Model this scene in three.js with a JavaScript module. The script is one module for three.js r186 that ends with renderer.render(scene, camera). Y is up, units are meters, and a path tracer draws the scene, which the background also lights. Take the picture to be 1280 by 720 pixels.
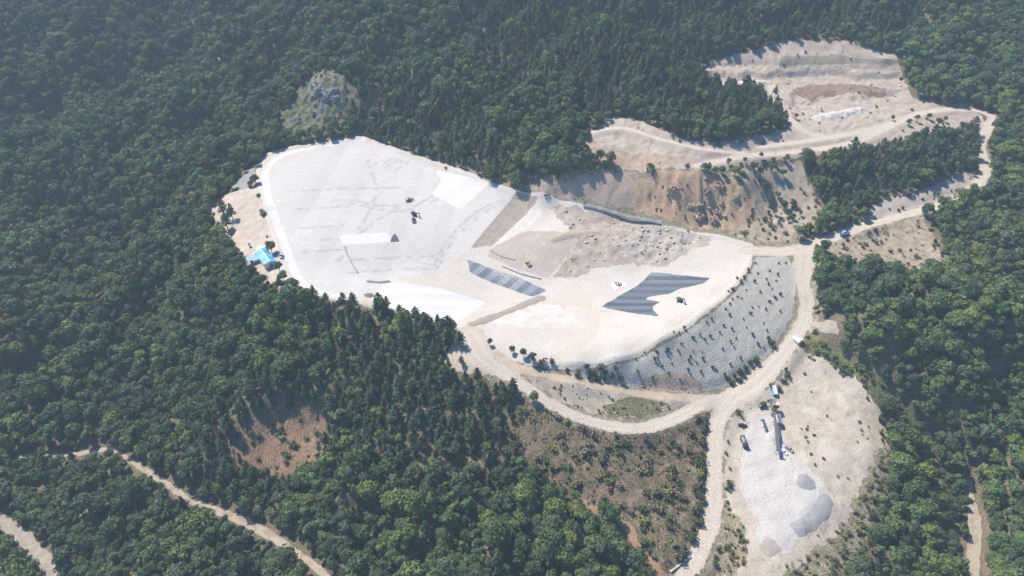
import * as THREE from 'three';
import { Sky } from 'three/addons/objects/Sky.js';
import { mergeGeometries } from 'three/addons/utils/BufferGeometryUtils.js';
import { createNoise2D, createNoise3D } from 'simplex-noise';

// ------------------------------------------------------------------ camera, sky, sun, exposure
const scene = new THREE.Scene();
const camera = new THREE.PerspectiveCamera(42, 1280 / 720, 1, 4000);
camera.position.set(0, 300, 0);
camera.rotation.set(-36 * Math.PI / 180, 0, 0);
scene.add(camera);
const SUN = new THREE.Vector3(-0.42, 0.84, -0.36).normalize();
const sky = new Sky();
sky.scale.setScalar(3500);
sky.name = 'sky';
sky.userData.kind = 'structure';
sky.material.uniforms.sunPosition.value.copy(SUN);
sky.material.uniforms.turbidity.value = 4;
sky.material.uniforms.rayleigh.value = 1.0;
sky.material.uniforms.mieCoefficient.value = 0.004;
if (sky.material.uniforms.cloudCoverage) sky.material.uniforms.cloudCoverage.value = 0;
scene.add(sky);
scene.environmentIntensity = 0.15;
const sun = new THREE.DirectionalLight(0xffefda, 4.8);
sun.position.copy(SUN).multiplyScalar(1500).add(new THREE.Vector3(0, 0, -450));
sun.target.position.set(0, 0, -450);
sun.castShadow = true;
Object.assign(sun.shadow.camera, { left: -900, right: 900, top: 900, bottom: -900, near: 10, far: 3500 });
sun.shadow.mapSize.set(4096, 4096);
scene.add(sun, sun.target);
scene.fog = new THREE.FogExp2(0xc8dee8, 0.00016);
const renderer = new THREE.WebGLRenderer({ antialias: true });
renderer.toneMapping = THREE.LinearToneMapping;
renderer.toneMappingExposure = 1.5;
renderer.shadowMap.enabled = true;

// ------------------------------------------------------------------ surveyed data, metres in the world (x, z)
const CONTROL = [[-218.3,6.0,-582.2],[-208.1,7.0,-604.9],[-172.8,8.0,-622.4],[-135.1,9.0,-635.4],[-99.2,8.0,-609.3],[-54.7,7.0,-580.2],[-18.5,6.0,-551.8],[12.9,5.0,-534.6],[38.3,4.0,-524.7],[74.9,3.0,-507.5],[115.4,2.0,-487.7],[155.4,1.0,-475.6],[174.8,0.0,-457.5],[157.9,0.0,-424.2],[125.9,-1.0,-389.3],[95.4,-2.0,-362.7],[65.6,-3.0,-343.4],[38.5,-3.0,-337.6],[9.7,-2.0,-340.1],[-12.3,-1.0,-351.5],[-27.8,0.0,-368.2],[-61.8,1.0,-380.0],[-99.9,2.0,-393.2],[-135.8,3.0,-401.5],[-150.4,4.0,-412.0],[-169.2,5.0,-455.2],[-191.9,6.0,-511.0],[-210.2,6.0,-557.4],[-96.8,-4.0,-480.1],[-77.2,-5.0,-523.7],[-47.8,-15.0,-464.1],[-11.8,-18.0,-452.7],[17.1,-18.0,-429.9],[-16.7,-16.0,-414.2],[33.0,-15.0,-408.3],[65.7,-14.0,-407.0],[119.1,-8.0,-433.6],[138.6,-5.0,-434.2],[93.3,-12.0,-449.3],[47.2,-12.0,-457.5],[6.0,-11.0,-466.7],[-45.7,-2.0,-537.9],[-95.6,1.0,-574.1],[-12.6,-5.0,-511.2],[36.6,-2.0,-488.4],[84.1,-2.0,-477.0],[-44.0,-10.0,-412.6],[-91.4,-8.0,-438.5],[-117.6,-2.0,-430.0],[-152.1,2.0,-518.0],[-143.2,4.0,-575.7],[10.5,-6.0,-385.5],[-20.2,-1.5,-367.6],[51.2,-7.0,-370.3],[20.0,-4.0,-358.9],[83.9,-8.0,-383.8],[118.3,-5.0,-401.5],[-141.8,1.0,-440.5],[123.7,-1.0,-464.4],[28.9,-6.0,-336.7],[48.4,-12.0,-334.0],[78.6,-20.0,-336.8],[109.3,-26.0,-338.9],[128.1,-28.0,-343.8],[148.1,-25.0,-356.1],[167.5,-19.0,-375.0],[186.6,-12.0,-394.8],[197.7,-5.0,-429.3],[199.2,-0.5,-450.9],[203.8,-5.0,-429.3],[200.3,-11.0,-404.9],[194.0,-14.0,-391.3],[175.6,-20.0,-369.7],[155.8,-26.0,-349.7],[137.0,-29.0,-338.4],[126.4,-31.0,-323.2],[118.5,-34.0,-300.3],[113.2,-37.0,-273.6],[106.2,-40.0,-249.4],[95.5,-43.0,-232.0],[85.0,-46.0,-217.9],[-19.5,-2.0,-344.5],[0.0,-6.0,-331.7],[23.3,-12.0,-314.3],[46.3,-17.0,-306.4],[69.4,-20.0,-304.2],[95.0,-24.0,-315.1],[117.5,-27.0,-330.1],[0.0,-4.0,-339.5],[28.9,-9.0,-333.6],[58.0,-15.0,-331.6],[87.7,-21.0,-331.6],[145.0,-33.0,-318.5],[163.9,-34.0,-300.3],[141.2,-36.0,-267.3],[164.7,-37.0,-257.4],[138.1,-39.0,-238.8],[195.3,-32.0,-311.1],[211.4,-35.0,-301.2],[183.9,-27.0,-354.5],[208.8,-26.0,-353.4],[218.5,-30.0,-335.9],[195.4,-21.0,-370.9],[224.6,-41.0,-300.4],[205.6,-44.0,-268.2],[178.1,-47.0,-239.5],[248.3,-42.0,-327.1],[236.3,-30.0,-343.0],[121.2,-42.0,-236.1],[254.1,-56.0,-295.0],[264.1,-54.0,-315.1],[225.4,-58.0,-252.2],[273.3,-62.0,-288.0],[256.0,-66.0,-247.5],[267.4,-42.0,-315.2],[289.2,-39.0,-312.4],[269.5,-48.0,-235.4],[286.3,-48.0,-282.5],[304.4,-43.0,-302.2],[302.9,-40.0,-254.5],[216.7,2.0,-419.5],[202.9,-12.0,-376.3],[218.1,-14.0,-366.7],[233.3,4.0,-372.9],[273.2,9.0,-409.6],[280.2,8.0,-367.9],[313.1,10.0,-365.3],[269.8,-22.0,-334.7],[312.1,-24.0,-329.8],[244.9,-20.0,-346.9],[335.6,5.0,-333.7],[376.5,12.0,-405.4],[237.9,3.0,-473.5],[265.9,5.5,-486.6],[299.1,8.5,-495.7],[332.9,12.0,-505.5],[360.8,16.0,-521.1],[384.2,21.0,-549.6],[393.0,28.0,-579.7],[410.5,35.0,-604.6],[418.4,38.0,-618.1],[404.7,39.0,-626.3],[378.6,40.0,-623.9],[354.5,40.0,-616.8],[318.4,40.0,-596.4],[278.5,38.5,-578.8],[234.4,37.0,-563.6],[199.0,37.0,-553.1],[312.9,38.0,-581.5],[265.3,36.5,-558.6],[230.6,36.0,-550.8],[196.7,36.0,-543.6],[162.4,36.0,-532.3],[141.8,36.0,-522.8],[247.0,2.0,-465.2],[272.3,0.0,-468.3],[294.6,2.0,-434.0],[299.7,6.0,-481.1],[311.6,6.0,-443.2],[239.4,41.0,-582.8],[237.5,43.0,-611.4],[233.3,46.0,-640.0],[236.5,49.0,-661.2],[265.1,70.0,-710.9],[309.8,70.5,-709.3],[356.2,65.0,-698.5],[261.7,62.0,-694.0],[306.6,62.0,-694.0],[349.4,61.0,-688.2],[260.2,55.0,-683.7],[304.8,55.0,-683.7],[354.8,54.0,-678.1],[193.9,59.0,-689.6],[180.4,52.0,-673.3],[220.0,50.0,-668.5],[222.7,56.0,-683.1],[301.9,49.0,-671.2],[344.4,49.0,-667.1],[265.7,46.0,-671.1],[256.9,44.0,-641.3],[299.8,44.0,-641.3],[341.6,43.0,-638.3],[284.5,41.0,-616.2],[320.4,40.0,-618.6],[362.0,44.0,-645.1],[378.3,52.0,-663.1],[65.7,44.0,-576.0],[105.7,48.0,-582.9],[76.9,40.0,-554.2],[120.1,41.0,-544.7],[64.0,34.0,-549.2],[100.5,34.0,-535.0],[138.0,38.0,-536.7],[135.9,48.0,-567.0],[167.8,46.0,-563.8],[195.2,44.0,-568.2],[99.0,28.0,-519.6],[116.7,33.0,-518.0],[140.2,34.5,-513.7],[177.8,26.0,-511.7],[99.3,4.0,-504.6],[140.2,4.0,-491.4],[169.0,3.0,-483.7],[56.9,22.0,-531.1],[84.9,27.0,-531.0],[31.8,17.0,-532.5],[32.0,6.0,-527.6],[56.7,5.0,-516.5],[87.5,5.0,-510.2],[201.0,29.0,-531.1],[199.7,9.0,-512.0],[260.5,31.0,-541.0],[258.2,14.0,-522.2],[328.4,31.0,-551.0],[284.6,10.0,-506.5],[339.5,17.0,-523.2],[205.2,4.0,-484.4],[-101.4,11.0,-629.4],[-27.0,13.0,-572.7],[6.6,20.0,-566.1],[40.3,44.0,-592.2],[-29.6,36.0,-665.2],[-106.6,28.0,-685.4],[-163.3,17.0,-654.6],[-190.3,22.0,-680.5],[-180.0,44.0,-690.8],[-160.7,38.0,-675.9],[-220.5,10.0,-670.8],[-249.8,2.0,-635.1],[-149.2,45.0,-725.1],[-30.9,62.0,-721.3],[76.8,62.0,-636.4],[119.8,75.0,-704.6],[0.0,84.0,-777.1],[198.5,83.0,-727.2],[281.8,87.0,-752.6],[389.0,77.0,-722.2],[464.9,71.0,-717.2],[445.1,42.0,-631.6],[412.2,24.0,-558.0],[365.3,11.0,-478.6],[323.5,7.0,-462.8],[499.9,60.0,-641.7],[445.8,25.0,-528.1],[-154.8,75.0,-780.9],[-535.5,-36.0,-725.8],[-482.6,-34.0,-747.4],[-441.4,-26.0,-807.3],[-400.8,-14.0,-852.4],[-374.6,2.0,-882.9],[-487.4,-20.0,-650.3],[-423.4,-16.0,-662.8],[-384.5,-8.0,-714.5],[-350.7,1.0,-762.3],[-331.0,10.0,-804.4],[-286.2,45.0,-885.1],[-364.7,-26.0,-626.0],[-308.1,-14.0,-687.5],[-279.9,6.0,-740.8],[-473.5,-48.0,-604.9],[-377.4,-40.0,-563.1],[-548.2,8.0,-780.8],[-470.5,10.0,-799.4],[-535.5,42.0,-864.7],[-585.9,62.0,-888.2],[-437.8,46.0,-851.3],[-360.8,52.0,-892.2],[-535.0,-12.0,-742.3],[-455.0,-10.0,-769.9],[-398.8,24.0,-850.2],[-635.6,35.0,-803.1],[-578.9,-30.0,-667.2],[-39.4,-3.0,-350.1],[-51.0,-2.0,-372.3],[-125.9,-2.0,-388.9],[-153.8,0.0,-396.7],[-186.9,-3.0,-426.5],[-178.9,3.0,-442.6],[-237.5,-3.0,-524.1],[-217.7,4.0,-527.2],[-287.1,-28.0,-518.1],[-228.3,-18.0,-447.7],[-216.5,-24.0,-408.2],[-343.0,-45.0,-485.7],[-389.3,-55.0,-447.2],[-306.3,-54.0,-400.4],[-241.1,-42.0,-386.8],[-182.2,-30.0,-381.3],[-125.6,-18.0,-375.4],[-81.6,-10.0,-365.9],[-68.7,-18.0,-337.6],[-38.2,-17.0,-322.7],[-9.5,-9.0,-328.0],[-141.0,-42.0,-315.2],[-163.0,-45.0,-305.2],[-145.2,-27.0,-332.9],[-119.8,-25.0,-330.8],[-144.0,-39.5,-328.8],[-120.7,-38.0,-325.3],[-158.6,-29.0,-326.6],[-86.2,-38.0,-280.1],[-17.8,-32.0,-275.1],[25.9,-36.0,-256.7],[50.2,-42.0,-236.1],[-59.3,-50.0,-236.7],[-101.9,-56.0,-233.6],[-259.8,-64.0,-326.0],[-214.1,-62.0,-301.2],[-177.9,-61.0,-280.3],[-140.2,-59.0,-263.3],[-102.5,-57.0,-235.6],[-307.8,-74.0,-285.7],[-253.6,-73.0,-244.7],[-247.3,-71.0,-261.3],[-328.5,-66.0,-329.1],[-292.9,-70.0,-306.6],[-403.1,-62.0,-368.5],[9.3,-12.0,-311.1],[45.7,-20.0,-296.7],[82.8,-28.0,-294.9],[26.4,-28.0,-271.8],[60.1,-34.0,-255.1],[83.1,-40.0,-234.7],[-900.0,-70.0,-200.0],[-900.0,-20.0,-600.0],[-900.0,120.0,-1000.0],[0.0,170.0,-1100.0],[900.0,150.0,-1000.0],[900.0,40.0,-600.0],[900.0,-10.0,-250.0],[500.0,-60.0,-60.0],[0.0,-80.0,-40.0],[-500.0,-95.0,-60.0],[-500.0,140.0,-1050.0],[450.0,160.0,-1050.0],[-1400.0,220.0,-1500.0],[1400.0,220.0,-1500.0],[1400.0,-40.0,200.0],[-1400.0,-120.0,200.0],[0.0,-100.0,200.0]];
const AREAS = {
  landfill: [[-219.1,-579.8],[-215.7,-606.5],[-200.3,-616.9],[-173.3,-625.0],[-135.2,-636.2],[-99.4,-610.6],[-54.8,-581.1],[-18.5,-552.5],[12.9,-534.9],[38.3,-524.6],[74.9,-508.1],[115.5,-488.8],[155.9,-478.2],[178.4,-467.3],[171.4,-443.6],[159.4,-423.2],[128.5,-388.4],[98.2,-363.1],[67.3,-343.7],[38.6,-337.7],[9.6,-338.9],[-12.3,-349.6],[-26.2,-366.2],[-61.8,-379.2],[-99.9,-392.4],[-135.5,-399.7],[-152.2,-410.1],[-170.5,-453.4],[-193.4,-509.2],[-211.2,-553.7]],
  geotextile: [[-202.9,-584.6],[-170.9,-612.7],[-134.1,-628.1],[-98.6,-603.6],[-66.5,-580.8],[-67.9,-571.7],[-66.0,-546.6],[-41.8,-525.2],[-18.4,-548.5],[1.9,-538.2],[-31.8,-483.0],[-39.3,-473.5],[-55.9,-453.8],[-69.2,-442.4],[-88.2,-432.1],[-95.2,-399.9],[-117.8,-404.3],[-131.8,-408.1],[-142.2,-418.9],[-157.9,-450.4],[-179.0,-498.4],[-198.0,-549.3]],
  white_blanket: [[-66.4,-578.7],[-18.5,-550.9],[-42.5,-526.2],[-66.0,-546.6],[-59.2,-563.9]],
  front_blanket: [[-88.2,-429.1],[-53.8,-429.7],[-18.5,-419.6],[-33.5,-378.7],[-62.4,-384.8],[-93.8,-397.4]],
  cell_blanket: [[-130.6,-480.1],[-95.7,-490.6],[-89.5,-479.3],[-125.6,-468.3]],
  triangle: [[-90.6,-493.1],[-85.1,-481.7],[-92.4,-478.5]],
  soil_band: [[2.6,-538.1],[21.1,-528.4],[6.3,-509.6],[-14.7,-483.3],[-31.8,-482.1],[-17.6,-507.3]],
  cream_strip: [[21.8,-527.7],[30.6,-524.3],[12.4,-499.3],[-9.2,-484.3],[-14.1,-483.3],[6.9,-509.6]],
  truck_pad: [[-11.0,-486.3],[12.4,-496.4],[36.7,-488.9],[49.7,-481.1],[38.6,-462.7],[26.2,-445.8],[5.9,-455.1],[-18.1,-472.9]],
  membrane_long: [[-33.8,-470.2],[-24.0,-465.0],[0.0,-452.3],[25.8,-433.5],[14.2,-426.8],[-8.7,-441.1],[-30.7,-455.1]],
  membrane_wide: [[101.5,-447.0],[115.8,-440.5],[139.7,-431.5],[134.1,-425.8],[117.1,-422.7],[109.7,-418.1],[94.4,-417.6],[91.8,-415.0],[101.6,-409.0],[96.1,-405.0],[94.5,-398.7],[98.0,-388.7],[80.9,-399.4],[61.3,-411.4],[74.0,-421.7],[88.2,-432.5]],
  rough_fill: [[38.2,-520.8],[74.8,-505.6],[115.2,-486.2],[152.0,-473.4],[129.0,-460.4],[110.2,-448.5],[88.3,-457.8],[61.6,-453.9],[43.5,-443.2],[29.2,-448.0],[39.2,-462.7],[49.7,-481.1],[37.6,-506.1],[30.5,-518.9]],
  rubble: [[83.9,-502.5],[115.5,-488.2],[149.5,-475.4],[126.5,-462.9],[105.0,-452.3],[91.6,-461.7],[78.3,-478.5]],
  white_cell: [[8.3,-411.9],[28.0,-418.4],[43.2,-398.4],[31.0,-376.7],[0.0,-376.2],[-15.6,-381.8]],
  dam_face: [[176.1,-451.1],[199.2,-451.0],[200.9,-433.1],[188.4,-397.3],[168.7,-371.3],[147.7,-354.2],[129.6,-344.1],[103.7,-337.2],[73.1,-334.6],[48.3,-334.3],[24.1,-336.3],[38.5,-337.2],[67.3,-342.8],[99.1,-362.3],[130.0,-387.5],[160.0,-420.9],[171.4,-438.9]],
  soil_heap: [[75.8,-335.8],[83.8,-340.8],[99.4,-345.9],[114.3,-346.6],[121.0,-342.2],[113.1,-337.8],[84.1,-333.4]],
  grass_verge: [[52.9,-317.1],[64.5,-323.1],[77.4,-328.3],[94.7,-325.6],[88.3,-319.1],[75.4,-312.7],[56.9,-309.9]],
  junction_yard: [[-42.7,-346.9],[-35.8,-357.0],[-26.4,-370.7],[-13.8,-353.6],[0.0,-343.8],[9.6,-333.2],[0.0,-329.7],[-19.2,-333.2],[-33.9,-336.9]],
  triangle_field: [[4.8,-332.3],[28.7,-329.8],[57.7,-328.4],[87.2,-327.6],[107.7,-330.5],[90.8,-319.4],[70.3,-311.0],[46.7,-311.9],[28.2,-317.6]],
  plant_hill: [[169.1,-347.4],[176.7,-364.7],[187.9,-372.1],[201.3,-365.0],[217.6,-350.6],[229.0,-331.0],[222.8,-299.8],[204.3,-267.2],[185.7,-242.4],[158.4,-218.7],[101.3,-218.1],[113.0,-247.1],[119.6,-278.8],[126.0,-309.0],[141.4,-335.7]],
  gravel_yard: [[128.6,-278.6],[135.2,-300.9],[146.3,-324.2],[158.4,-323.9],[161.6,-300.4],[165.7,-290.6],[173.3,-282.0],[176.5,-268.7],[172.5,-258.8],[163.0,-251.1],[149.9,-242.9],[144.9,-235.1],[130.0,-235.3],[129.2,-244.8],[133.2,-252.8],[127.7,-262.0]],
  hill_grass: [[185.3,-260.9],[204.2,-286.2],[222.0,-307.6],[222.4,-297.3],[204.6,-266.4],[185.8,-241.1],[158.1,-217.5],[131.2,-216.5],[148.9,-230.7],[171.0,-247.0]],
  hill_weeds: [[116.9,-266.0],[120.1,-258.5],[124.7,-248.8],[123.6,-235.8],[111.2,-216.9],[100.3,-216.9],[112.6,-247.1]],
  quarry: [[175.8,-678.7],[188.1,-690.8],[233.6,-704.7],[273.5,-714.9],[318.0,-711.5],[357.8,-696.5],[360.3,-672.4],[357.6,-642.6],[374.7,-632.0],[405.9,-629.3],[408.3,-610.5],[401.1,-599.7],[381.5,-595.8],[339.9,-580.2],[313.1,-563.2],[270.0,-552.0],[236.0,-545.0],[202.0,-537.3],[187.3,-527.0],[163.7,-521.8],[141.0,-518.4],[99.4,-524.9],[71.2,-542.1],[56.7,-553.9],[66.9,-573.7],[86.3,-587.1],[105.7,-582.7],[122.6,-563.6],[140.2,-552.6],[165.7,-551.8],[194.4,-563.9],[229.1,-581.9],[244.2,-594.2],[227.0,-624.4],[224.7,-651.5],[195.2,-649.0],[178.1,-658.3]],
  quarry_band: [[250.6,-694.3],[299.8,-696.4],[360.6,-687.4],[357.5,-677.5],[297.4,-683.9],[246.0,-680.8]],
  quarry_scar: [[251.4,-652.7],[271.8,-666.6],[307.3,-664.7],[339.1,-655.4],[333.6,-643.8],[301.8,-647.4],[274.6,-646.7],[267.5,-633.4]],
  ochre_terrace: [[59.3,-554.8],[89.0,-545.9],[124.9,-534.6],[144.0,-528.1],[123.2,-522.6],[93.9,-529.4],[71.2,-542.1]],
  outcrop: [[93.4,-509.7],[96.8,-518.9],[108.1,-520.9],[140.7,-516.7],[182.2,-516.5],[190.3,-508.7],[181.1,-493.2],[163.9,-482.6],[133.5,-487.4],[104.8,-500.2]],
  shade_bank: [[9.7,-538.5],[38.3,-533.5],[88.0,-531.2],[97.4,-519.5],[93.4,-508.2],[38.3,-525.4]],
  haul_bank: [[263.8,-498.7],[296.0,-515.0],[329.5,-522.3],[363.9,-544.7],[368.7,-532.3],[356.9,-519.3],[313.8,-503.8],[270.5,-491.3]],
  ravine_bare: [[165.9,-523.6],[184.8,-532.1],[202.8,-534.2],[230.1,-541.3],[233.6,-523.8],[240.7,-503.8],[226.2,-484.3],[207.0,-479.9],[190.2,-500.7],[183.6,-512.4]],
  outcrop_apron: [[183.0,-498.1],[207.7,-506.2],[216.0,-479.9],[203.8,-468.0],[178.3,-472.0],[161.2,-481.1]],
  scrub_bank: [[228.1,-458.0],[242.6,-469.8],[270.7,-482.2],[310.8,-495.4],[313.3,-474.6],[298.9,-412.5],[260.7,-416.8],[229.5,-440.7]],
  scree: [[-217.3,-644.3],[-220.8,-679.9],[-207.5,-698.0],[-193.5,-714.9],[-175.0,-705.2],[-152.4,-686.1],[-143.8,-672.0],[-153.1,-660.0],[-156.1,-645.3],[-175.6,-637.6],[-197.9,-631.6]],
  small_scree: [[-234.3,-553.9],[-228.6,-575.5],[-222.5,-586.8],[-211.2,-553.7],[-219.4,-544.4]],
  yard: [[-244.9,-528.9],[-241.0,-545.5],[-223.4,-546.0],[-206.4,-546.1],[-186.9,-495.5],[-167.9,-447.5],[-150.2,-411.3],[-159.9,-411.3],[-180.3,-431.4],[-201.7,-459.3],[-214.9,-480.6],[-232.0,-500.7]],
  clearing: [[-171.6,-305.4],[-162.3,-313.2],[-157.0,-324.2],[-143.4,-333.5],[-117.6,-329.2],[-112.1,-314.1],[-113.9,-290.6],[-141.3,-291.4]],
  scrub_slope: [[2.3,-316.6],[23.2,-308.9],[45.9,-300.0],[73.9,-300.6],[99.3,-310.9],[121.0,-326.5],[115.0,-299.7],[108.0,-268.2],[98.3,-243.7],[79.9,-225.2],[68.7,-235.0],[66.4,-249.1],[45.2,-255.7],[28.4,-267.2],[6.7,-279.1],[0.0,-296.4]],
  red_track_patch: [[36.9,-261.9],[45.4,-258.9],[63.8,-249.1],[67.0,-239.0],[79.6,-223.4],[71.2,-221.6],[64.6,-235.2],[55.5,-251.3],[38.8,-256.0]],
  pine_floor_patch: [[-59.3,-287.0],[-50.3,-289.9],[-43.2,-286.6],[-18.1,-286.0],[-18.9,-281.9],[-36.1,-281.6],[-47.3,-279.8],[-57.9,-281.5]],
  glade: [[181.4,-378.9],[200.1,-383.4],[206.4,-367.3],[221.5,-360.0],[236.0,-343.3],[262.2,-320.4],[259.8,-313.8],[237.7,-326.8],[222.9,-341.8],[205.6,-362.2]],
  side_pull: [[198.0,-393.5],[212.0,-384.3],[211.4,-375.5],[195.2,-382.9]],
};
const ROADS = {
  haul_road: [[172.5,-459.7,12],[201.1,-458.0,12],[237.6,-472.6,10],[265.8,-486.0,9],[299.0,-495.7,8],[333.2,-506.3,9],[360.8,-521.1,9],[382.5,-547.3,9],[392.0,-577.6,8],[408.6,-601.5,9],[417.7,-614.7,9],[404.6,-626.1,7],[378.7,-623.9,7],[354.0,-615.7,8],[317.0,-592.6,8],[277.7,-576.2,7],[234.1,-563.1,7],[199.0,-553.4,6]],
  lower_haul_track: [[317.4,-590.1,8],[294.0,-575.1,8],[265.3,-558.7,7],[230.8,-551.3,7],[196.8,-544.0,7],[162.4,-532.2,7],[141.9,-523.5,6]],
  quarry_track: [[262.2,-569.7,7],[244.3,-576.2,8],[235.0,-595.8,8],[233.1,-628.3,8],[234.9,-657.3,7]],
  valley_road: [[211.4,-453.7,16],[203.6,-428.8,10],[200.8,-407.5,9],[193.8,-390.9,10],[176.8,-370.1,10],[155.9,-349.9,16],[138.3,-337.4,14],[126.4,-323.1,10],[118.9,-300.3,9],[113.1,-273.5,9],[107.0,-251.6,9],[96.6,-234.0,9],[82.7,-216.0,9]],
  service_road: [[-26.1,-363.7,18],[-17.0,-344.7,14],[2.4,-329.0,8],[23.3,-313.9,8],[46.2,-305.4,8],[69.4,-303.5,9],[94.9,-314.2,9],[117.6,-329.9,9],[145.4,-342.6,10]],
  upper_service_track: [[-12.2,-348.4,8],[4.8,-336.5,6],[28.8,-332.3,6],[57.9,-330.8,6],[87.7,-331.2,6],[121.2,-335.1,7]],
  rim_strip: [[-134.6,-631.8,5],[-172.0,-618.3,5],[-201.9,-599.8,6],[-208.7,-575.0,6],[-200.2,-542.8,6],[-180.1,-493.0,6],[-159.2,-446.3,6],[-142.8,-414.6,6],[-130.6,-404.8,6],[-103.3,-397.5,5]],
  lowland_road: [[-344.9,-301.4,8],[-318.1,-287.2,8],[-287.4,-270.0,8],[-263.8,-251.5,8],[-242.9,-230.9,8]],
  forest_track: [[-315.7,-323.4,3],[-279.8,-323.8,3],[-256.9,-325.6,3.6],[-236.8,-314.7,3.6],[-213.7,-300.0,3.6],[-188.5,-283.9,4],[-166.5,-274.2,5],[-145.1,-264.3,6],[-123.2,-250.0,4],[-102.2,-234.8,4],[-89.4,-222.5,4]],
  glen_track: [[273.7,-296.6,4],[267.6,-275.6,6.5],[259.4,-256.1,6.5],[239.7,-223.2,6.5]],
  stream: [[255.9,-314.1,2.5],[254.7,-300.8,2.5],[254.5,-288.1,2.5],[250.3,-275.3,2]],
  cross_track: [[0.0,-416.2,6],[33.5,-418.2,6],[52.5,-411.9,7],[56.0,-392.4,6],[48.0,-364.2,6],[29.3,-346.6,7]],
  bench_path: [[64.1,-571.5,4],[91.4,-572.1,4],[121.4,-554.0,4],[157.8,-542.7,4],[183.7,-544.0,4]],
};
const WOODS = {
  works: [[-26.4,-370.7],[0.0,-348.9],[29.0,-337.8],[67.3,-343.7],[174.9,-452.9],[208.1,-452.2],[192.0,-394.3],[159.5,-349.9],[128.4,-320.5],[105.9,-216.9],[93.0,-216.9],[108.0,-268.2],[118.0,-316.0],[98.7,-306.8],[68.8,-297.2],[23.1,-306.9],[0.0,-324.2],[-24.0,-332.8],[-38.9,-340.4]],
  cliff_foot: [[3.3,-541.4],[31.9,-530.7],[87.6,-522.5],[99.3,-507.2],[183.0,-498.1],[216.0,-479.9],[201.6,-459.8],[155.3,-474.9],[74.8,-505.6],[31.9,-524.7]],
  pine_slope: [[-130.1,-399.0],[-89.2,-390.6],[-41.0,-375.6],[-36.9,-349.9],[0.0,-329.2],[3.6,-289.7],[-13.3,-274.6],[-53.6,-273.3],[-96.0,-282.4],[-111.2,-286.1],[-143.1,-277.1],[-195.1,-289.7],[-196.8,-315.5],[-178.2,-339.6],[-120.0,-347.0],[-108.1,-369.3]],
  pine_hill: [[-145.8,-837.5],[-65.4,-788.8],[-62.6,-731.3],[0.0,-682.2],[41.7,-625.8],[66.4,-585.5],[106.9,-593.1],[178.4,-686.4],[275.6,-724.9],[372.8,-718.2],[407.8,-775.9],[386.1,-834.1],[-153.8,-898.9]],
  pine_back: [[-144.8,-694.7],[-91.7,-691.8],[-28.6,-630.0],[0.0,-576.7],[-13.3,-557.4],[-55.2,-588.1],[-100.3,-619.4],[-147.2,-645.0]],
  pine_tongue: [[102.5,-614.6],[169.0,-673.9],[222.1,-646.8],[224.9,-616.5],[234.4,-588.8],[188.4,-567.3],[135.9,-567.2],[106.3,-587.9]],
  pine_ravine: [[229.6,-545.9],[285.5,-559.0],[391.4,-594.5],[373.4,-543.3],[300.0,-518.3],[253.8,-506.0],[225.2,-518.7]],
  leaf_bright: [[-115.1,-384.8],[-61.2,-372.1],[-38.7,-335.9],[-77.7,-328.6],[-130.5,-348.4]],
};
const MARKS = [[[-129.6,-533.6],[-103.2,-528.1],[-78.7,-526.8]],[[-130.1,-528.6],[-103.8,-523.2],[-80.8,-522.2]],[[-79.1,-531.0],[-65.9,-544.5],[-49.7,-562.8]],[[-74.9,-527.0],[-60.4,-541.1],[-45.3,-556.2]],[[-113.7,-588.6],[-103.9,-599.7]],[[-109.3,-586.3],[-99.3,-597.0]],[[-104.9,-584.0],[-94.4,-596.5]],[[-100.5,-581.8],[-89.8,-592.8]],[[-118.2,-591.0],[-112.1,-598.1]],[[-142.3,-470.8],[-120.5,-480.0],[-101.3,-514.1],[-83.2,-532.9]],[[-125.8,-443.9],[-119.9,-475.8],[-112.5,-548.5],[-126.1,-597.3]],[[-59.0,-456.2],[-49.4,-490.5],[-25.7,-524.5],[0.0,-534.9]],[[-55.4,-455.0],[-45.6,-489.0],[-21.8,-521.4],[3.9,-532.1]],[[-181.2,-536.8],[-145.0,-548.3],[-93.7,-557.4]],[[-172.0,-510.6],[-134.2,-523.0],[-90.9,-532.1]],[[-161.5,-483.5],[-129.0,-494.3]],[[-150.1,-453.2],[-126.2,-462.0]],[[-115.9,-451.6],[-83.0,-462.9],[-48.5,-474.6]],[[-118.2,-433.1],[-92.3,-445.3],[-58.9,-455.1]]];
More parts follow.
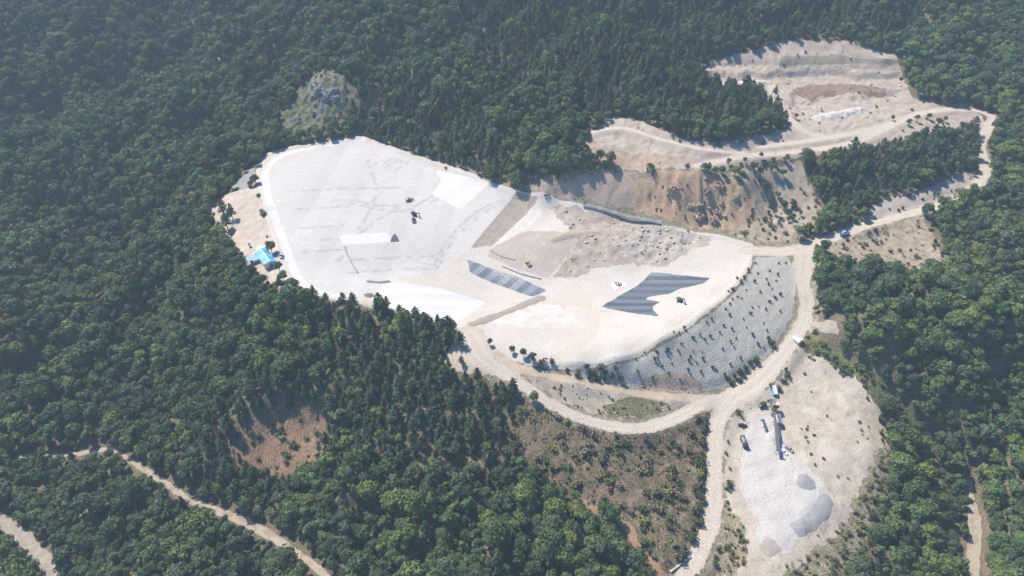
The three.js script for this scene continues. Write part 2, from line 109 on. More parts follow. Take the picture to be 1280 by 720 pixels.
const SPOTS = {
  dam_rim_shrub: [[195.9,-444.7],[190.5,-443.8],[182.2,-435.9],[177.6,-427.1],[166.0,-433.4],[161.0,-425.0],[157.8,-420.8],[174.3,-443.7],[172.7,-432.7],[168.0,-423.3],[160.4,-414.8],[148.6,-405.1],[146.0,-400.5],[142.1,-395.5],[152.9,-407.5],[155.4,-406.4],[130.6,-384.8],[126.9,-381.9],[110.6,-374.5],[106.6,-369.8],[107.4,-363.4],[115.6,-368.9],[120.8,-372.0],[123.8,-370.2],[128.0,-373.4],[138.6,-382.8],[144.1,-391.4],[153.3,-390.0],[154.5,-384.7],[145.8,-375.5],[141.5,-372.6],[143.2,-369.2],[160.2,-373.5],[164.2,-372.2],[168.2,-378.6],[167.0,-389.4],[175.1,-406.8],[179.5,-410.9],[184.2,-413.9],[170.7,-399.8],[166.2,-402.2],[161.4,-400.3],[184.5,-426.9],[177.7,-422.6],[187.1,-432.6],[82.6,-353.5],[89.8,-354.9],[88.4,-350.0],[96.4,-355.6],[104.7,-359.2],[97.6,-357.5],[105.6,-357.4],[120.7,-362.2],[76.6,-348.7],[90.5,-351.0],[112.7,-357.5],[120.8,-358.3],[129.3,-353.5],[126.8,-354.4],[118.9,-350.2],[110.3,-349.1],[99.8,-350.6],[92.8,-347.4],[77.1,-341.1],[114.7,-361.1],[135.3,-366.7],[116.2,-355.1],[146.6,-363.1],[157.6,-379.9],[168.1,-384.0],[180.7,-399.7],[179.6,-418.6],[170.0,-414.4],[159.3,-395.2],[135.0,-377.3],[143.9,-381.1],[111.3,-355.0],[96.7,-344.9],[86.2,-340.6],[139.0,-358.2],[134.4,-351.9]],
  dam_foot_bush: [[54.4,-339.7],[56.8,-338.1],[63.1,-339.6],[60.6,-337.2],[49.4,-337.0],[45.1,-339.1],[39.4,-334.8],[33.2,-336.7],[46.4,-335.3],[51.8,-334.9],[56.2,-335.5],[65.5,-336.1],[136.7,-350.1],[141.2,-352.6],[145.7,-354.6],[149.9,-357.5],[138.9,-348.2],[144.0,-350.6],[153.1,-361.2],[157.1,-362.9],[24.2,-340.8],[18.4,-340.1],[169.7,-375.9]],
  rim_tree: [[0.0,-348.2],[6.8,-344.5],[12.1,-340.8],[-13.8,-354.3]],
  rim_pine: [[-32.1,-353.3],[-30.6,-340.9],[0.0,-319.8]],
  ravine_tree: [[207.4,-515.1],[200.5,-510.6],[209.5,-505.9],[202.0,-500.6],[212.1,-498.9],[197.3,-517.8],[177.2,-525.7],[188.8,-528.0],[193.9,-526.1],[204.3,-530.5],[212.6,-528.2],[217.1,-507.8],[213.9,-494.2],[220.9,-498.1]],
  yard_tree: [[-217.2,-503.3],[-218.4,-493.2],[-222.0,-487.0],[-227.5,-513.7],[-171.9,-449.6],[-161.0,-427.7],[-155.3,-416.0],[-170.4,-418.5],[-177.4,-423.8]],
  quarry_tree: [[232.5,-637.1],[229.5,-620.3],[324.3,-602.2],[344.9,-601.3],[357.5,-606.5],[371.2,-605.1],[335.2,-594.6],[362.8,-598.4],[195.6,-538.1],[181.6,-532.0],[167.8,-527.0],[187.6,-528.9],[176.9,-524.1]],
  rim_edge_tree: [[-130.9,-397.8],[-122.5,-394.8],[-110.4,-391.3],[-87.3,-391.4],[-81.7,-388.9],[-72.6,-382.5],[-61.6,-376.7],[-53.7,-373.3],[-46.8,-370.4]],
  boulder_field: [[97.5,-487.6],[136.5,-469.6]],
  excavator: [[-78.0,-519.2,0.3],[154.4,-331.6,1.9],[113.8,-405.9,-0.5]],
  loader: [[-77.8,-511.4,0.2],[-84.4,-538.3,2.2]],
  dozer: [[11.9,-460.3,0.6]],
  dump_truck: [[136.4,-304.4,0.1],[247.8,-474.8,-1.1]],
  pickup: [[158.1,-297.6,0.7],[161.8,-299.2,0.7],[138.9,-317.2,1.4],[-163.7,-443.9,0.2],[229.5,-465.9,1.5],[275.4,-496.7,-1.2]],
  tarp_truck: [[225.6,-435.8,1.4]],
  shed: [[-173.8,-440.8,0],[-183.3,-440.9,0],[-180.1,-451.5,0],[-192.0,-463.1,0]],
  plant: [[163.1,-341.4,0],[160.1,-326.8,0],[160.1,-319.2,0],[159.1,-321.0,0],[153.4,-294.2,0],[152.2,-312.4,0],[150.8,-318.3,0],[156.9,-305.2,0]],
  culvert: [[56.1,-515.7],[113.4,-491.1]],
  pipe_a: [[-17.0,-478.6],[-7.2,-470.5],[2.4,-465.3]],
  pipe_b: [[-7.1,-461.2],[5.9,-452.1],[21.0,-445.4]],
  slab: [[76.0,-434.8]],
  hut: [[187.5,-377.9]],
  kerb: [[81.1,-225.6],[93.2,-233.7]],
  pile: [[165.1,-276.3],[172.6,-265.3],[165.1,-255.5],[153.4,-248.2],[134.5,-237.4],[154.7,-309.4],[170.5,-353.3]],
  ditch: [[-124.1,-466.6],[-118.5,-453.9],[-109.5,-436.7]],
  shaded_pits: [[-95.2,-403.0],[-94.5,-427.0]],
  outcrop_rock: [[110.7,-508.3]],
  shed_axis: [[-180.5,-450.6],[-168.6,-433.6]],
  canopy_axis: [[-188.1,-440.5],[-179.0,-442.8]],
  berm_a: [[194.4,-658.7],[211.4,-662.8],[232.0,-663.8]],
  berm_b: [[262.9,-603.7],[282.9,-611.5],[303.6,-621.0]],
  pit_shade_ridge: [[-99.2,-425.4],[-92.2,-426.3],[-87.7,-429.2]],
  ditch_line_ridge: [[-24.6,-375.4],[-5.4,-399.2],[8.3,-414.7],[19.8,-424.4]],
  berm_e: [[31.5,-482.1],[48.8,-487.0],[73.4,-489.1],[97.3,-485.7]],
  scree_crag: [[-189.0,-696.3],[-181.4,-683.8],[-172.5,-675.6],[-166.2,-677.3],[-176.4,-673.1],[-185.9,-683.7],[-164.2,-670.8]],
};

// ------------------------------------------------------------------ helpers
let seed = 20240611;
const rnd = () => { seed |= 0; seed = seed + 0x6D2B79F5 | 0; let t = Math.imul(seed ^ seed >>> 15, 1 | seed); t = t + Math.imul(t ^ t >>> 7, 61 | t) ^ t; return ((t ^ t >>> 14) >>> 0) / 4294967296; };
const rr = (a, b) => a + (b - a) * rnd();
const noiseA = createNoise2D(rnd), noiseB = createNoise2D(rnd), noiseC = createNoise2D(rnd), noise3 = createNoise3D(rnd);
const clamp = (v, a = 0, b = 1) => Math.min(b, Math.max(a, v));
const smooth = (a, b, v) => { const t = clamp((v - a) / (b - a)); return t * t * (3 - 2 * t); };
const mix = (a, b, t) => a + (b - a) * t;
const fbm = (x, z, s) => 0.55 * noiseA(x / s, z / s) + 0.28 * noiseB(x / s * 2.1, z / s * 2.1) + 0.17 * noiseC(x / s * 4.3, z / s * 4.3);
const taken = {};
function numbered(name) { const k = taken[name] = (taken[name] ?? -1) + 1; return k ? `${name}_${String(k).padStart(3, '0')}` : name; }
function tag(o, label, category, group) { o.userData.label = label; o.userData.category = category; if (group) o.userData.group = group; return o; }
function group(name, x = 0, y = 0, z = 0, turn = 0) { const g = new THREE.Group(); g.name = numbered(name); g.position.set(x, y, z); g.rotation.y = turn; scene.add(g); return g; }
function part(name, geometry, material, parent) { const m = new THREE.Mesh(geometry, material); m.name = name; m.castShadow = m.receiveShadow = true; parent.add(m); return m; }

// signed distance to a polygon (inside negative) and to a polyline with widths
function polySdf(p, x, z) {
  let d = 1e9, inside = false;
  for (let i = 0, j = p.length - 1; i < p.length; j = i++) {
    const ax = p[j][0], az = p[j][1], bx = p[i][0], bz = p[i][1], ex = bx - ax, ez = bz - az;
    const t = clamp(((x - ax) * ex + (z - az) * ez) / (ex * ex + ez * ez));
    const dx = x - ax - ex * t, dz = z - az - ez * t;
    d = Math.min(d, dx * dx + dz * dz);
    if ((bz > z) !== (az > z) && x < (ax - bx) * (z - bz) / (az - bz) + bx) inside = !inside;
  }
  d = Math.sqrt(d);
  return inside ? -d : d;
}
function smoothLine(pts) {                                   // a road's centre line, resampled, with its width as third number
  const c = new THREE.CatmullRomCurve3(pts.map(p => new THREE.Vector3(p[0], 0, p[1])), false, 'centripetal');
  const n = pts.length * 6, out = [];
  for (let i = 0; i <= n; i++) {
    const v = c.getPoint(i / n), s = i / n * (pts.length - 1), k = Math.min(pts.length - 2, Math.floor(s));
    out.push([v.x, v.z, mix(pts[k][2], pts[k + 1][2], s - k)]);
  }
  return out;
}
function lineNear(l, x, z) {                                 // [distance, half width, place along]
  let best = [1e9, 1, 0], bd = 1e18;
  for (let i = 1; i < l.length; i++) {
    const [ax, az, aw] = l[i - 1], [bx, bz, bw] = l[i], ex = bx - ax, ez = bz - az;
    const t = clamp(((x - ax) * ex + (z - az) * ez) / (ex * ex + ez * ez));
    const dx = x - ax - ex * t, dz = z - az - ez * t, d = dx * dx + dz * dz;
    if (d < bd) { bd = d; best = [0, mix(aw, bw, t) / 2, i - 1 + t]; }
  }
  best[0] = Math.sqrt(bd);
  return best;
}
const bounds = (pts, m) => { const b = [1e9, -1e9, 1e9, -1e9]; for (const p of pts) { b[0] = Math.min(b[0], p[0] - m); b[1] = Math.max(b[1], p[0] + m); b[2] = Math.min(b[2], p[1] - m); b[3] = Math.max(b[3], p[1] + m); } return b; };
const within = (b, x, z) => x > b[0] && x < b[1] && z > b[2] && z < b[3];

// ------------------------------------------------------------------ terrain height: a smooth surface through the surveyed points
const RBF = (() => {
  const n = CONTROL.length, c2 = 36, A = [];
  for (let i = 0; i < n; i++) {
    const row = new Float64Array(n + 2);
    for (let j = 0; j < n; j++) row[j] = Math.sqrt((CONTROL[i][0] - CONTROL[j][0]) ** 2 + (CONTROL[i][2] - CONTROL[j][2]) ** 2 + c2) - (i === j ? 1.5 : 0);
    row[n] = 1; row[n + 1] = CONTROL[i][1]; A.push(row);
  }
  const last = new Float64Array(n + 2).fill(1); last[n] = last[n + 1] = 0; A.push(last);
  const m = n + 1;
  for (let k = 0; k < m; k++) {
    let p = k; for (let i = k + 1; i < m; i++) if (Math.abs(A[i][k]) > Math.abs(A[p][k])) p = i;
    [A[k], A[p]] = [A[p], A[k]];
    for (let i = k + 1; i < m; i++) { const f = A[i][k] / A[k][k]; if (f) for (let j = k; j <= m; j++) A[i][j] -= f * A[k][j]; }
  }
  const w = new Float64Array(m);
  for (let k = m - 1; k >= 0; k--) { let s = A[k][m]; for (let j = k + 1; j < m; j++) s -= A[k][j] * w[j]; w[k] = s / A[k][k]; }
  return (x, z) => { let s = w[n]; for (let i = 0; i < n; i++) { const dx = x - CONTROL[i][0], dz = z - CONTROL[i][2]; s += w[i] * Math.sqrt(dx * dx + dz * dz + c2); } return s; };
})();
const LINES = {}, LINE_BOX = {};
for (const [k, p] of Object.entries(ROADS)) { LINES[k] = smoothLine(p); LINE_BOX[k] = bounds(LINES[k], 60); for (const q of LINES[k]) q.push(RBF(q[0], q[1])); }
for (const l of Object.values(LINES)) for (let pass = 0; pass < 3; pass++) for (let i = 1; i < l.length - 1; i++) l[i][3] = (l[i - 1][3] + l[i][3] * 2 + l[i + 1][3]) / 4;
const AREA_BOX = {};
for (const [k, p] of Object.entries(AREAS)) AREA_BOX[k] = bounds(p, 60);
const FLAT = ['haul_road', 'lower_haul_track', 'quarry_track', 'valley_road', 'service_road', 'upper_service_track', 'lowland_road', 'forest_track', 'glen_track', 'bench_path'];
const OPEN = Object.keys(AREAS);
function openness(x, z) {                                    // metres outside the nearest cleared ground (negative inside)
  let d = 60;
  for (const k of OPEN) if (within(AREA_BOX[k], x, z)) d = Math.min(d, polySdf(AREAS[k], x, z));
  for (const k in LINES) if (within(LINE_BOX[k], x, z)) { const q = lineNear(LINES[k], x, z); d = Math.min(d, q[0] - q[1]); }
  return d;
}
// the dam face runs straight from its rim line to its toe line
const damLine = (from, to) => { const l = smoothLine([...AREAS.dam_face, ...AREAS.dam_face].slice(from, to).map(p => [p[0], p[1], 1])); for (const q of l) q.push(RBF(q[0], q[1])); for (let p = 0; p < 12; p++) for (let i = 1; i < l.length - 1; i++) l[i][3] = (l[i - 1][3] + 2 * l[i][3] + l[i + 1][3]) / 4; return l; };
const DAM_TOE = damLine(1, 11), DAM_RIM = damLine(11, 18);
const along = (l, s) => { const i = Math.min(l.length - 2, Math.floor(s)); return mix(l[i][3], l[i + 1][3], s - i); };
function damHeight(x, z) { const a = lineNear(DAM_RIM, x, z), b = lineNear(DAM_TOE, x, z); return (along(DAM_RIM, a[2]) * b[0] + along(DAM_TOE, b[2]) * a[0]) / (a[0] + b[0] + 1e-6); }
function height(x, z) {
  let h = RBF(x, z);
  if (within(AREA_BOX.dam_face, x, z)) { const k = smooth(3, -5, polySdf(AREAS.dam_face, x, z)); if (k) h = mix(h, damHeight(x, z) + 0.35 * noiseB(x / 6, z / 6) + 0.2 * noiseC(x / 2.5, z / 2.5), k); }
  const o = openness(x, z);
  h += smooth(2, 26, o) * (2.6 * noiseA(x / 62, z / 62) + 1.6 * noiseB(x / 25, z / 25)) + smooth(4, 60, o) * 30 * (0.45 - Math.abs(noiseC((x * 0.8 + z * 0.6) / 100, (z * 0.8 - x * 0.6) / 190)));
  const box = k => within(AREA_BOX[k], x, z);
  if (box('quarry')) {                                       // blasted benches
    const d = polySdf(AREAS.quarry, x, z);
    if (d < 4) {
      const k = smooth(4, -4, d), step = 8, q = (h + 1.4 * noiseA(x / 30, z / 30)) / step, f = q - Math.floor(q);
      h = mix(h, h + step * (smooth(0.35, 0.65, f) - f) * smooth(38, 44, h) * 0.55, k);
      h += k * (0.7 * noiseB(x / 7, z / 7) + 0.35 * noiseC(x / 3, z / 3));
    }
  }
  if (box('outcrop')) { const k = smooth(3, -8, polySdf(AREAS.outcrop, x, z)); if (k) h += k * (3.2 * Math.abs(noiseA(x / 12, z / 60)) - 1 + 1.3 * noiseB(x / 5, z / 14) + 0.6 * noiseC(x / 2.4, z / 4)); }
  if (box('scree')) { const k = smooth(3, -6, polySdf(AREAS.scree, x, z)); if (k) h += k * (2.2 * noiseA(x / 9, z / 9) + 1 * noiseB(x / 4, z / 4)) * smooth(-560, -640, z); }
  for (const a of ['rough_fill', 'rubble', 'shade_bank', 'plant_hill', 'scrub_slope', 'outcrop_apron', 'ravine_bare', 'scrub_bank', 'clearing', 'yard', 'haul_bank', 'soil_heap']) if (box(a)) {
    const k = smooth(1, -6, polySdf(AREAS[a], x, z));
    if (k) h += k * ({ rough_fill: 1, rubble: 0.9, plant_hill: 0.45, outcrop_apron: 0.8, scrub_slope: 0.6, shade_bank: 0.9, soil_heap: 0.8 }[a] ?? 0.5) * (0.9 * noiseA(x / 13, z / 13) + 0.5 * noiseB(x / 5, z / 5) + 0.25 * noiseC(x / 2.6, z / 2.6));
  }
  if (box('soil_band')) { const k = smooth(0.5, -2, polySdf(AREAS.soil_band, x, z)); h -= k * 0.5; }
  if (box('landfill')) {
    const d = polySdf(AREAS.landfill, x, z);
    if (d < 2) h += smooth(2, -1, d) * smooth(-6, -2, d) * 0.9 + smooth(2, -4, d) * 0.16 * noiseC(x / 4, z / 4);   // the rim berm
  }
  let wsum = 0, hs = 0;
  for (const k of FLAT) if (within(LINE_BOX[k], x, z)) {
    const l = LINES[k], [d, hw, s] = lineNear(l, x, z);
    const w = smooth(hw + 7, hw * 0.8, d);
    if (w > 0) { const i = Math.min(l.length - 2, Math.floor(s)); hs += w * w * mix(l[i][3], l[i + 1][3], s - i); wsum += w * w; h = mix(h, hs / wsum, Math.min(1, w)); }
  }
  return h;
}

// ------------------------------------------------------------------ the ground, cut along the outlines of its surfaces
const axis = (spans) => { const a = [spans[0][0]]; for (const [from, to, step] of spans) { const n = Math.round((to - from) / step); for (let i = 1; i <= n; i++) a.push(from + (to - from) * i / n); } return a; };
const GX = axis([[-1500, -420, 20], [-420, -300, 5], [-300, 330, 1.8], [330, 450, 5], [450, 1500, 20]]);
const GZ = axis([[-1600, -820, 20], [-820, -690, 5], [-690, -190, 1.8], [-190, -100, 5], [-100, 220, 20]]);
const NX = GX.length, NZ = GZ.length;
const GH = new Float32Array(NX * NZ), GN = new Float32Array(NX * NZ * 3);
for (let j = 0; j < NZ; j++) for (let i = 0; i < NX; i++) GH[j * NX + i] = height(GX[i], GZ[j]);
for (let j = 0; j < NZ; j++) for (let i = 0; i < NX; i++) {
  const i0 = Math.max(0, i - 1), i1 = Math.min(NX - 1, i + 1), j0 = Math.max(0, j - 1), j1 = Math.min(NZ - 1, j + 1);
  const nx = -(GH[j * NX + i1] - GH[j * NX + i0]) / (GX[i1] - GX[i0]), nz = -(GH[j1 * NX + i] - GH[j0 * NX + i]) / (GZ[j1] - GZ[j0]), l = Math.hypot(nx, 1, nz);
  GN.set([nx / l, 1 / l, nz / l], (j * NX + i) * 3);
}
const find = (A, v) => { let a = 0, b = A.length - 2; while (a < b) { const m = (a + b + 1) >> 1; if (A[m] <= v) a = m; else b = m - 1; } return a; };
function ground(x, z) {
  const i = find(GX, x), j = find(GZ, z), s = (x - GX[i]) / (GX[i + 1] - GX[i]), t = (z - GZ[j]) / (GZ[j + 1] - GZ[j]), k = j * NX + i;
  return mix(mix(GH[k], GH[k + 1], s), mix(GH[k + NX], GH[k + NX + 1], s), t);
}
console.log('heights', NX, NZ);

// textures of matter: grain only
function grain(size, cell, contrast, warm = 0, pebbles = 0) {
  const data = new Uint8Array(size * size * 4), n = createNoise2D(rnd);
  const tile = (x, y, f, o) => { const k = f / size, u = x / size, v = y / size, q = (a, b) => n(a * k + o, b * k - o); return ((1 - u) * (1 - v) * q(x, y) + u * (1 - v) * q(x - size, y) + (1 - u) * v * q(x, y - size) + u * v * q(x - size, y - size)) / Math.sqrt(((1 - u) ** 2 + u * u) * ((1 - v) ** 2 + v * v)); };
  for (let y = 0; y < size; y++) for (let x = 0; x < size; x++) {
    let v = 0.5 * tile(x, y, cell, 1) + 0.35 * tile(x, y, cell * 3, 5) + 0.3 * tile(x, y, cell * 9, 9) + (rnd() - 0.5) * 0.35;
    if (pebbles && rnd() < pebbles) v += (rnd() - 0.6) * 2;
    const g = clamp(0.86 + v * contrast, 0.1, 1), k = (y * size + x) * 4, w = warm * v;
    data.set([255 * clamp(g + w), 255 * g, 255 * clamp(g - w), 255], k);
  }
  const t = new THREE.DataTexture(data, size, size);
  t.wrapS = t.wrapT = THREE.RepeatWrapping; t.magFilter = THREE.LinearFilter; t.minFilter = THREE.LinearMipmapLinearFilter; t.generateMipmaps = true; t.colorSpace = THREE.SRGBColorSpace; t.needsUpdate = true;
  return t;
}
const texWrinkle = grain(512, 40, 0.5);
const texSoil = grain(1024, 60, 0.1, 0.03, 0.04), texRock = grain(1024, 80, 0.2, 0.03, 0.1), texSheet = grain(512, 30, 0.035), texFloor = grain(1024, 80, 0.4, 0.1, 0.1);
const matSoil = new THREE.MeshStandardMaterial({ vertexColors: true, map: texSoil, bumpMap: texSoil, bumpScale: 0.5, roughness: 0.96 });
const matRock = new THREE.MeshStandardMaterial({ vertexColors: true, map: texRock, bumpMap: texRock, bumpScale: 0.55, roughness: 0.95 });
const matSheet = new THREE.MeshStandardMaterial({ vertexColors: true, map: texSheet, bumpMap: texWrinkle, bumpScale: 0.09, roughness: 0.85 });
const matFloor = new THREE.MeshStandardMaterial({ vertexColors: true, map: texFloor, bumpMap: texFloor, bumpScale: 0.3, roughness: 1 });
const matMembrane = new THREE.MeshStandardMaterial({ vertexColors: true, bumpMap: texWrinkle, bumpScale: 0.15, roughness: 0.42 });
const matWater = new THREE.MeshStandardMaterial({ vertexColors: true, roughness: 0.15 });

// colours of matter by surface, linear; each is varied by patches of other matter
const C = (r, g, b) => [r, g, b];
const lerp3 = (a, b, t) => [mix(a[0], b[0], t), mix(a[1], b[1], t), mix(a[2], b[2], t)];
const patch = (a, b, s, lo = -0.1, hi = 0.5, o = 0) => (x, z) => lerp3(a, b, smooth(lo, hi, fbm(x + o, z - o, s)));
const DUST = C(0.64, 0.57, 0.47), PALE = C(0.7, 0.645, 0.555), TAN = C(0.47, 0.39, 0.30), LITTER = C(0.07, 0.065, 0.035), GRASS = C(0.11, 0.13, 0.045), DRY = C(0.33, 0.28, 0.17), RED = C(0.36, 0.2, 0.12), STONE = C(0.42, 0.41, 0.38);
const both = (f, b, s, lo, hi, o) => (x, z) => lerp3(f(x, z), b, smooth(lo, hi, fbm(x + o, z + o, s)));
const roadTint = k => { const l = LINES[k]; return (x, z) => { const [d, hw] = lineNear(l, x, z), rut = Math.exp(-(((d / hw) - 0.42 + 0.15 * noiseA(x / 30, z / 30)) ** 2) / 0.025); return lerp3(lerp3(DUST, TAN, 0.12 + 0.3 * smooth(-0.1, 0.6, fbm(x, z, 9))), PALE, 0.85 * rut); }; };
const ZONES = [
  // name, outline (area or line), material, colour, edge wobble, panels across (metres) or 0
  ['rim_strip', matSheet, patch(C(0.78, 0.78, 0.76), C(0.7, 0.69, 0.66), 20), 0.4],
  ['triangle', matMembrane, patch(C(0.07, 0.08, 0.1), C(0.1, 0.11, 0.13), 5), 0],
  ['membrane_long', matMembrane, null, 0.4],
  ['membrane_wide', matMembrane, null, 0.5],
  ['cell_blanket', matSheet, patch(C(0.8, 0.8, 0.79), C(0.75, 0.75, 0.73), 9), 0],
  ['front_blanket', matSheet, null, 0.3],
  ['white_blanket', matSheet, null, 0.3],
  ['geotextile', matSheet, null, 0.5],
  ['haul_road', matSoil, roadTint('haul_road'), 1.3],
  ['lower_haul_track', matSoil, roadTint('lower_haul_track'), 1.2],
  ['quarry_track', matSoil, roadTint('quarry_track'), 1.2],
  ['valley_road', matSoil, roadTint('valley_road'), 1.2],
  ['service_road', matSoil, roadTint('service_road'), 1.1],
  ['upper_service_track', matSoil, (x, z) => lerp3(C(0.56, 0.46, 0.33), DUST, smooth(-0.2, 0.6, fbm(x, z, 12))), 0.9],
  ['lowland_road', matSoil, patch(C(0.4, 0.35, 0.29), C(0.5, 0.45, 0.38), 8), 0.8],
  ['forest_track', matSoil, patch(C(0.5, 0.44, 0.36), C(0.36, 0.3, 0.22), 8), 0.8],
  ['glen_track', matSoil, patch(C(0.5, 0.44, 0.35), C(0.4, 0.34, 0.25), 8), 0.8],
  ['stream', matWater, patch(C(0.2, 0.2, 0.18), C(0.3, 0.3, 0.28), 4), 0.4],
  ['cross_track', matSoil, patch(C(0.68, 0.62, 0.52), C(0.65, 0.59, 0.51), 10), 1.6],
  ['bench_path', matSoil, patch(PALE, DUST, 9), 0.7],
  ['soil_band', matSoil, patch(C(0.44, 0.39, 0.32), C(0.36, 0.31, 0.25), 7), 0.8],
  ['cream_strip', matSheet, patch(C(0.74, 0.71, 0.65), C(0.67, 0.63, 0.57), 12), 0.6],
  ['truck_pad', matSoil, patch(C(0.52, 0.46, 0.4), C(0.58, 0.52, 0.45), 16), 1.5],
  ['rubble', matRock, both(patch(C(0.58, 0.52, 0.43), C(0.5, 0.47, 0.43), 9), C(0.64, 0.59, 0.52), 5, 0.2, 0.6, 40), 3],
  ['rough_fill', matSoil, both(patch(C(0.5, 0.425, 0.35), C(0.4, 0.355, 0.31), 10), C(0.62, 0.55, 0.47), 16, 0.1, 0.6, 80), 3],
  ['white_cell', matSoil, patch(C(0.74, 0.71, 0.66), C(0.66, 0.62, 0.55), 16), 2.5],
  ['landfill', matSoil, both(patch(C(0.68, 0.635, 0.56), C(0.71, 0.675, 0.61), 30), C(0.63, 0.57, 0.49), 26, 0.3, 0.8, 30), 0.6],
  ['soil_heap', matSoil, patch(C(0.46, 0.34, 0.26), C(0.52, 0.43, 0.34), 6), 1.2],
  ['dam_face', matRock, both(patch(C(0.53, 0.515, 0.46), C(0.58, 0.565, 0.51), 7), C(0.49, 0.48, 0.4), 18, 0.2, 0.8, 60), 0.7],
  ['grass_verge', matFloor, patch(C(0.2, 0.2, 0.08), C(0.3, 0.26, 0.15), 5), 2],
  ['junction_yard', matSoil, patch(DUST, C(0.6, 0.5, 0.37), 14), 2.5],
  ['triangle_field', matSoil, both(patch(C(0.5, 0.43, 0.35), C(0.4, 0.35, 0.26), 7), C(0.6, 0.55, 0.47), 12, 0.1, 0.6, 10), 1.5],
  ['gravel_yard', matSoil, patch(C(0.65, 0.625, 0.575), C(0.6, 0.58, 0.54), 30, -0.3, 0.7), 1.6],
  ['side_pull', matSoil, patch(C(0.5, 0.43, 0.35), C(0.38, 0.32, 0.25), 6), 2],
  ['hill_grass', matFloor, both(patch(C(0.4, 0.35, 0.24), C(0.26, 0.25, 0.12), 6), C(0.48, 0.41, 0.32), 5, 0.1, 0.5, 60), 5],
  ['hill_weeds', matFloor, both(patch(C(0.42, 0.35, 0.23), C(0.24, 0.24, 0.1), 5), C(0.5, 0.44, 0.34), 4, 0.1, 0.5, 60), 3],
  ['plant_hill', matSoil, both(both(patch(C(0.6, 0.535, 0.43), C(0.53, 0.46, 0.36), 8), C(0.66, 0.6, 0.5), 24, 0, 0.5, 10), C(0.44, 0.38, 0.28), 6, 0.3, 0.65, 200), 3],
  ['quarry_band', matSoil, patch(C(0.36, 0.31, 0.25), C(0.42, 0.36, 0.3), 8), 0.8],
  ['quarry_scar', matRock, patch(C(0.32, 0.22, 0.15), C(0.4, 0.31, 0.23), 6), 1.5],
  ['ochre_terrace', matSoil, patch(C(0.48, 0.36, 0.26), C(0.53, 0.44, 0.35), 8), 1.8],
  ['quarry', matRock, both(both(patch(C(0.58, 0.485, 0.39), C(0.65, 0.575, 0.485), 15), C(0.5, 0.385, 0.29), 18, 0.15, 0.6, 33), C(0.52, 0.46, 0.39), 7, 0.3, 0.6, 90), 2.2],
  ['outcrop', matRock, both(patch(C(0.62, 0.42, 0.26), C(0.46, 0.34, 0.25), 7, 0.1, 0.6), C(0.64, 0.48, 0.32), 9, 0.15, 0.55, 12), 2.5],
  ['ravine_bare', matSoil, both(patch(C(0.5, 0.42, 0.33), C(0.4, 0.34, 0.25), 8), C(0.58, 0.5, 0.41), 11, 0.1, 0.5, 44), 3.5],
  ['outcrop_apron', matSoil, patch(C(0.48, 0.4, 0.31), C(0.3, 0.26, 0.15), 8), 3],
  ['shade_bank', matRock, patch(C(0.5, 0.41, 0.32), C(0.44, 0.36, 0.29), 8), 3],
  ['haul_bank', matSoil, patch(C(0.54, 0.48, 0.41), C(0.48, 0.42, 0.35), 8), 2.5],
  ['scrub_bank', matSoil, both(patch(C(0.42, 0.35, 0.26), C(0.26, 0.23, 0.13), 7), C(0.5, 0.44, 0.36), 9, 0.2, 0.6, 5), 3.5],
  ['scree', matRock, both(patch(C(0.26, 0.26, 0.24), C(0.19, 0.19, 0.17), 8), C(0.13, 0.16, 0.06), 12, -0.25, 0.15, 70), 9],
  ['small_scree', matRock, patch(C(0.42, 0.42, 0.41), C(0.33, 0.33, 0.31), 5), 2],
  ['yard', matSoil, both(patch(C(0.62, 0.54, 0.44), C(0.56, 0.46, 0.36), 9), PALE, 12, 0.1, 0.5, 50), 2.5],
  ['clearing', matFloor, both(patch(C(0.36, 0.23, 0.15), C(0.27, 0.18, 0.11), 5), C(0.42, 0.31, 0.22), 4, 0.25, 0.6, 9), 4],
  ['red_track_patch', matSoil, patch(C(0.42, 0.26, 0.16), C(0.48, 0.34, 0.23), 5), 1.2],
  ['scrub_slope', matFloor, both(patch(C(0.27, 0.2, 0.14), C(0.15, 0.15, 0.07), 9, -0.3, 0.3), C(0.38, 0.28, 0.2), 12, 0.2, 0.55, 90), 4],
  ['pine_floor_patch', matFloor, patch(C(0.36, 0.27, 0.18), C(0.26, 0.2, 0.12), 5), 3],
  ['glade', matFloor, patch(C(0.18, 0.2, 0.07), C(0.3, 0.27, 0.13), 7), 2.5],
  ['verge', matFloor, both(patch(C(0.36, 0.31, 0.22), C(0.22, 0.21, 0.11), 5), C(0.5, 0.44, 0.36), 4, 0.1, 0.5, 77), 2.5],
];
const floorTint = both(patch(C(0.25, 0.195, 0.13), C(0.2, 0.17, 0.105), 12), C(0.17, 0.18, 0.085), 30, 0.2, 0.6, 100);
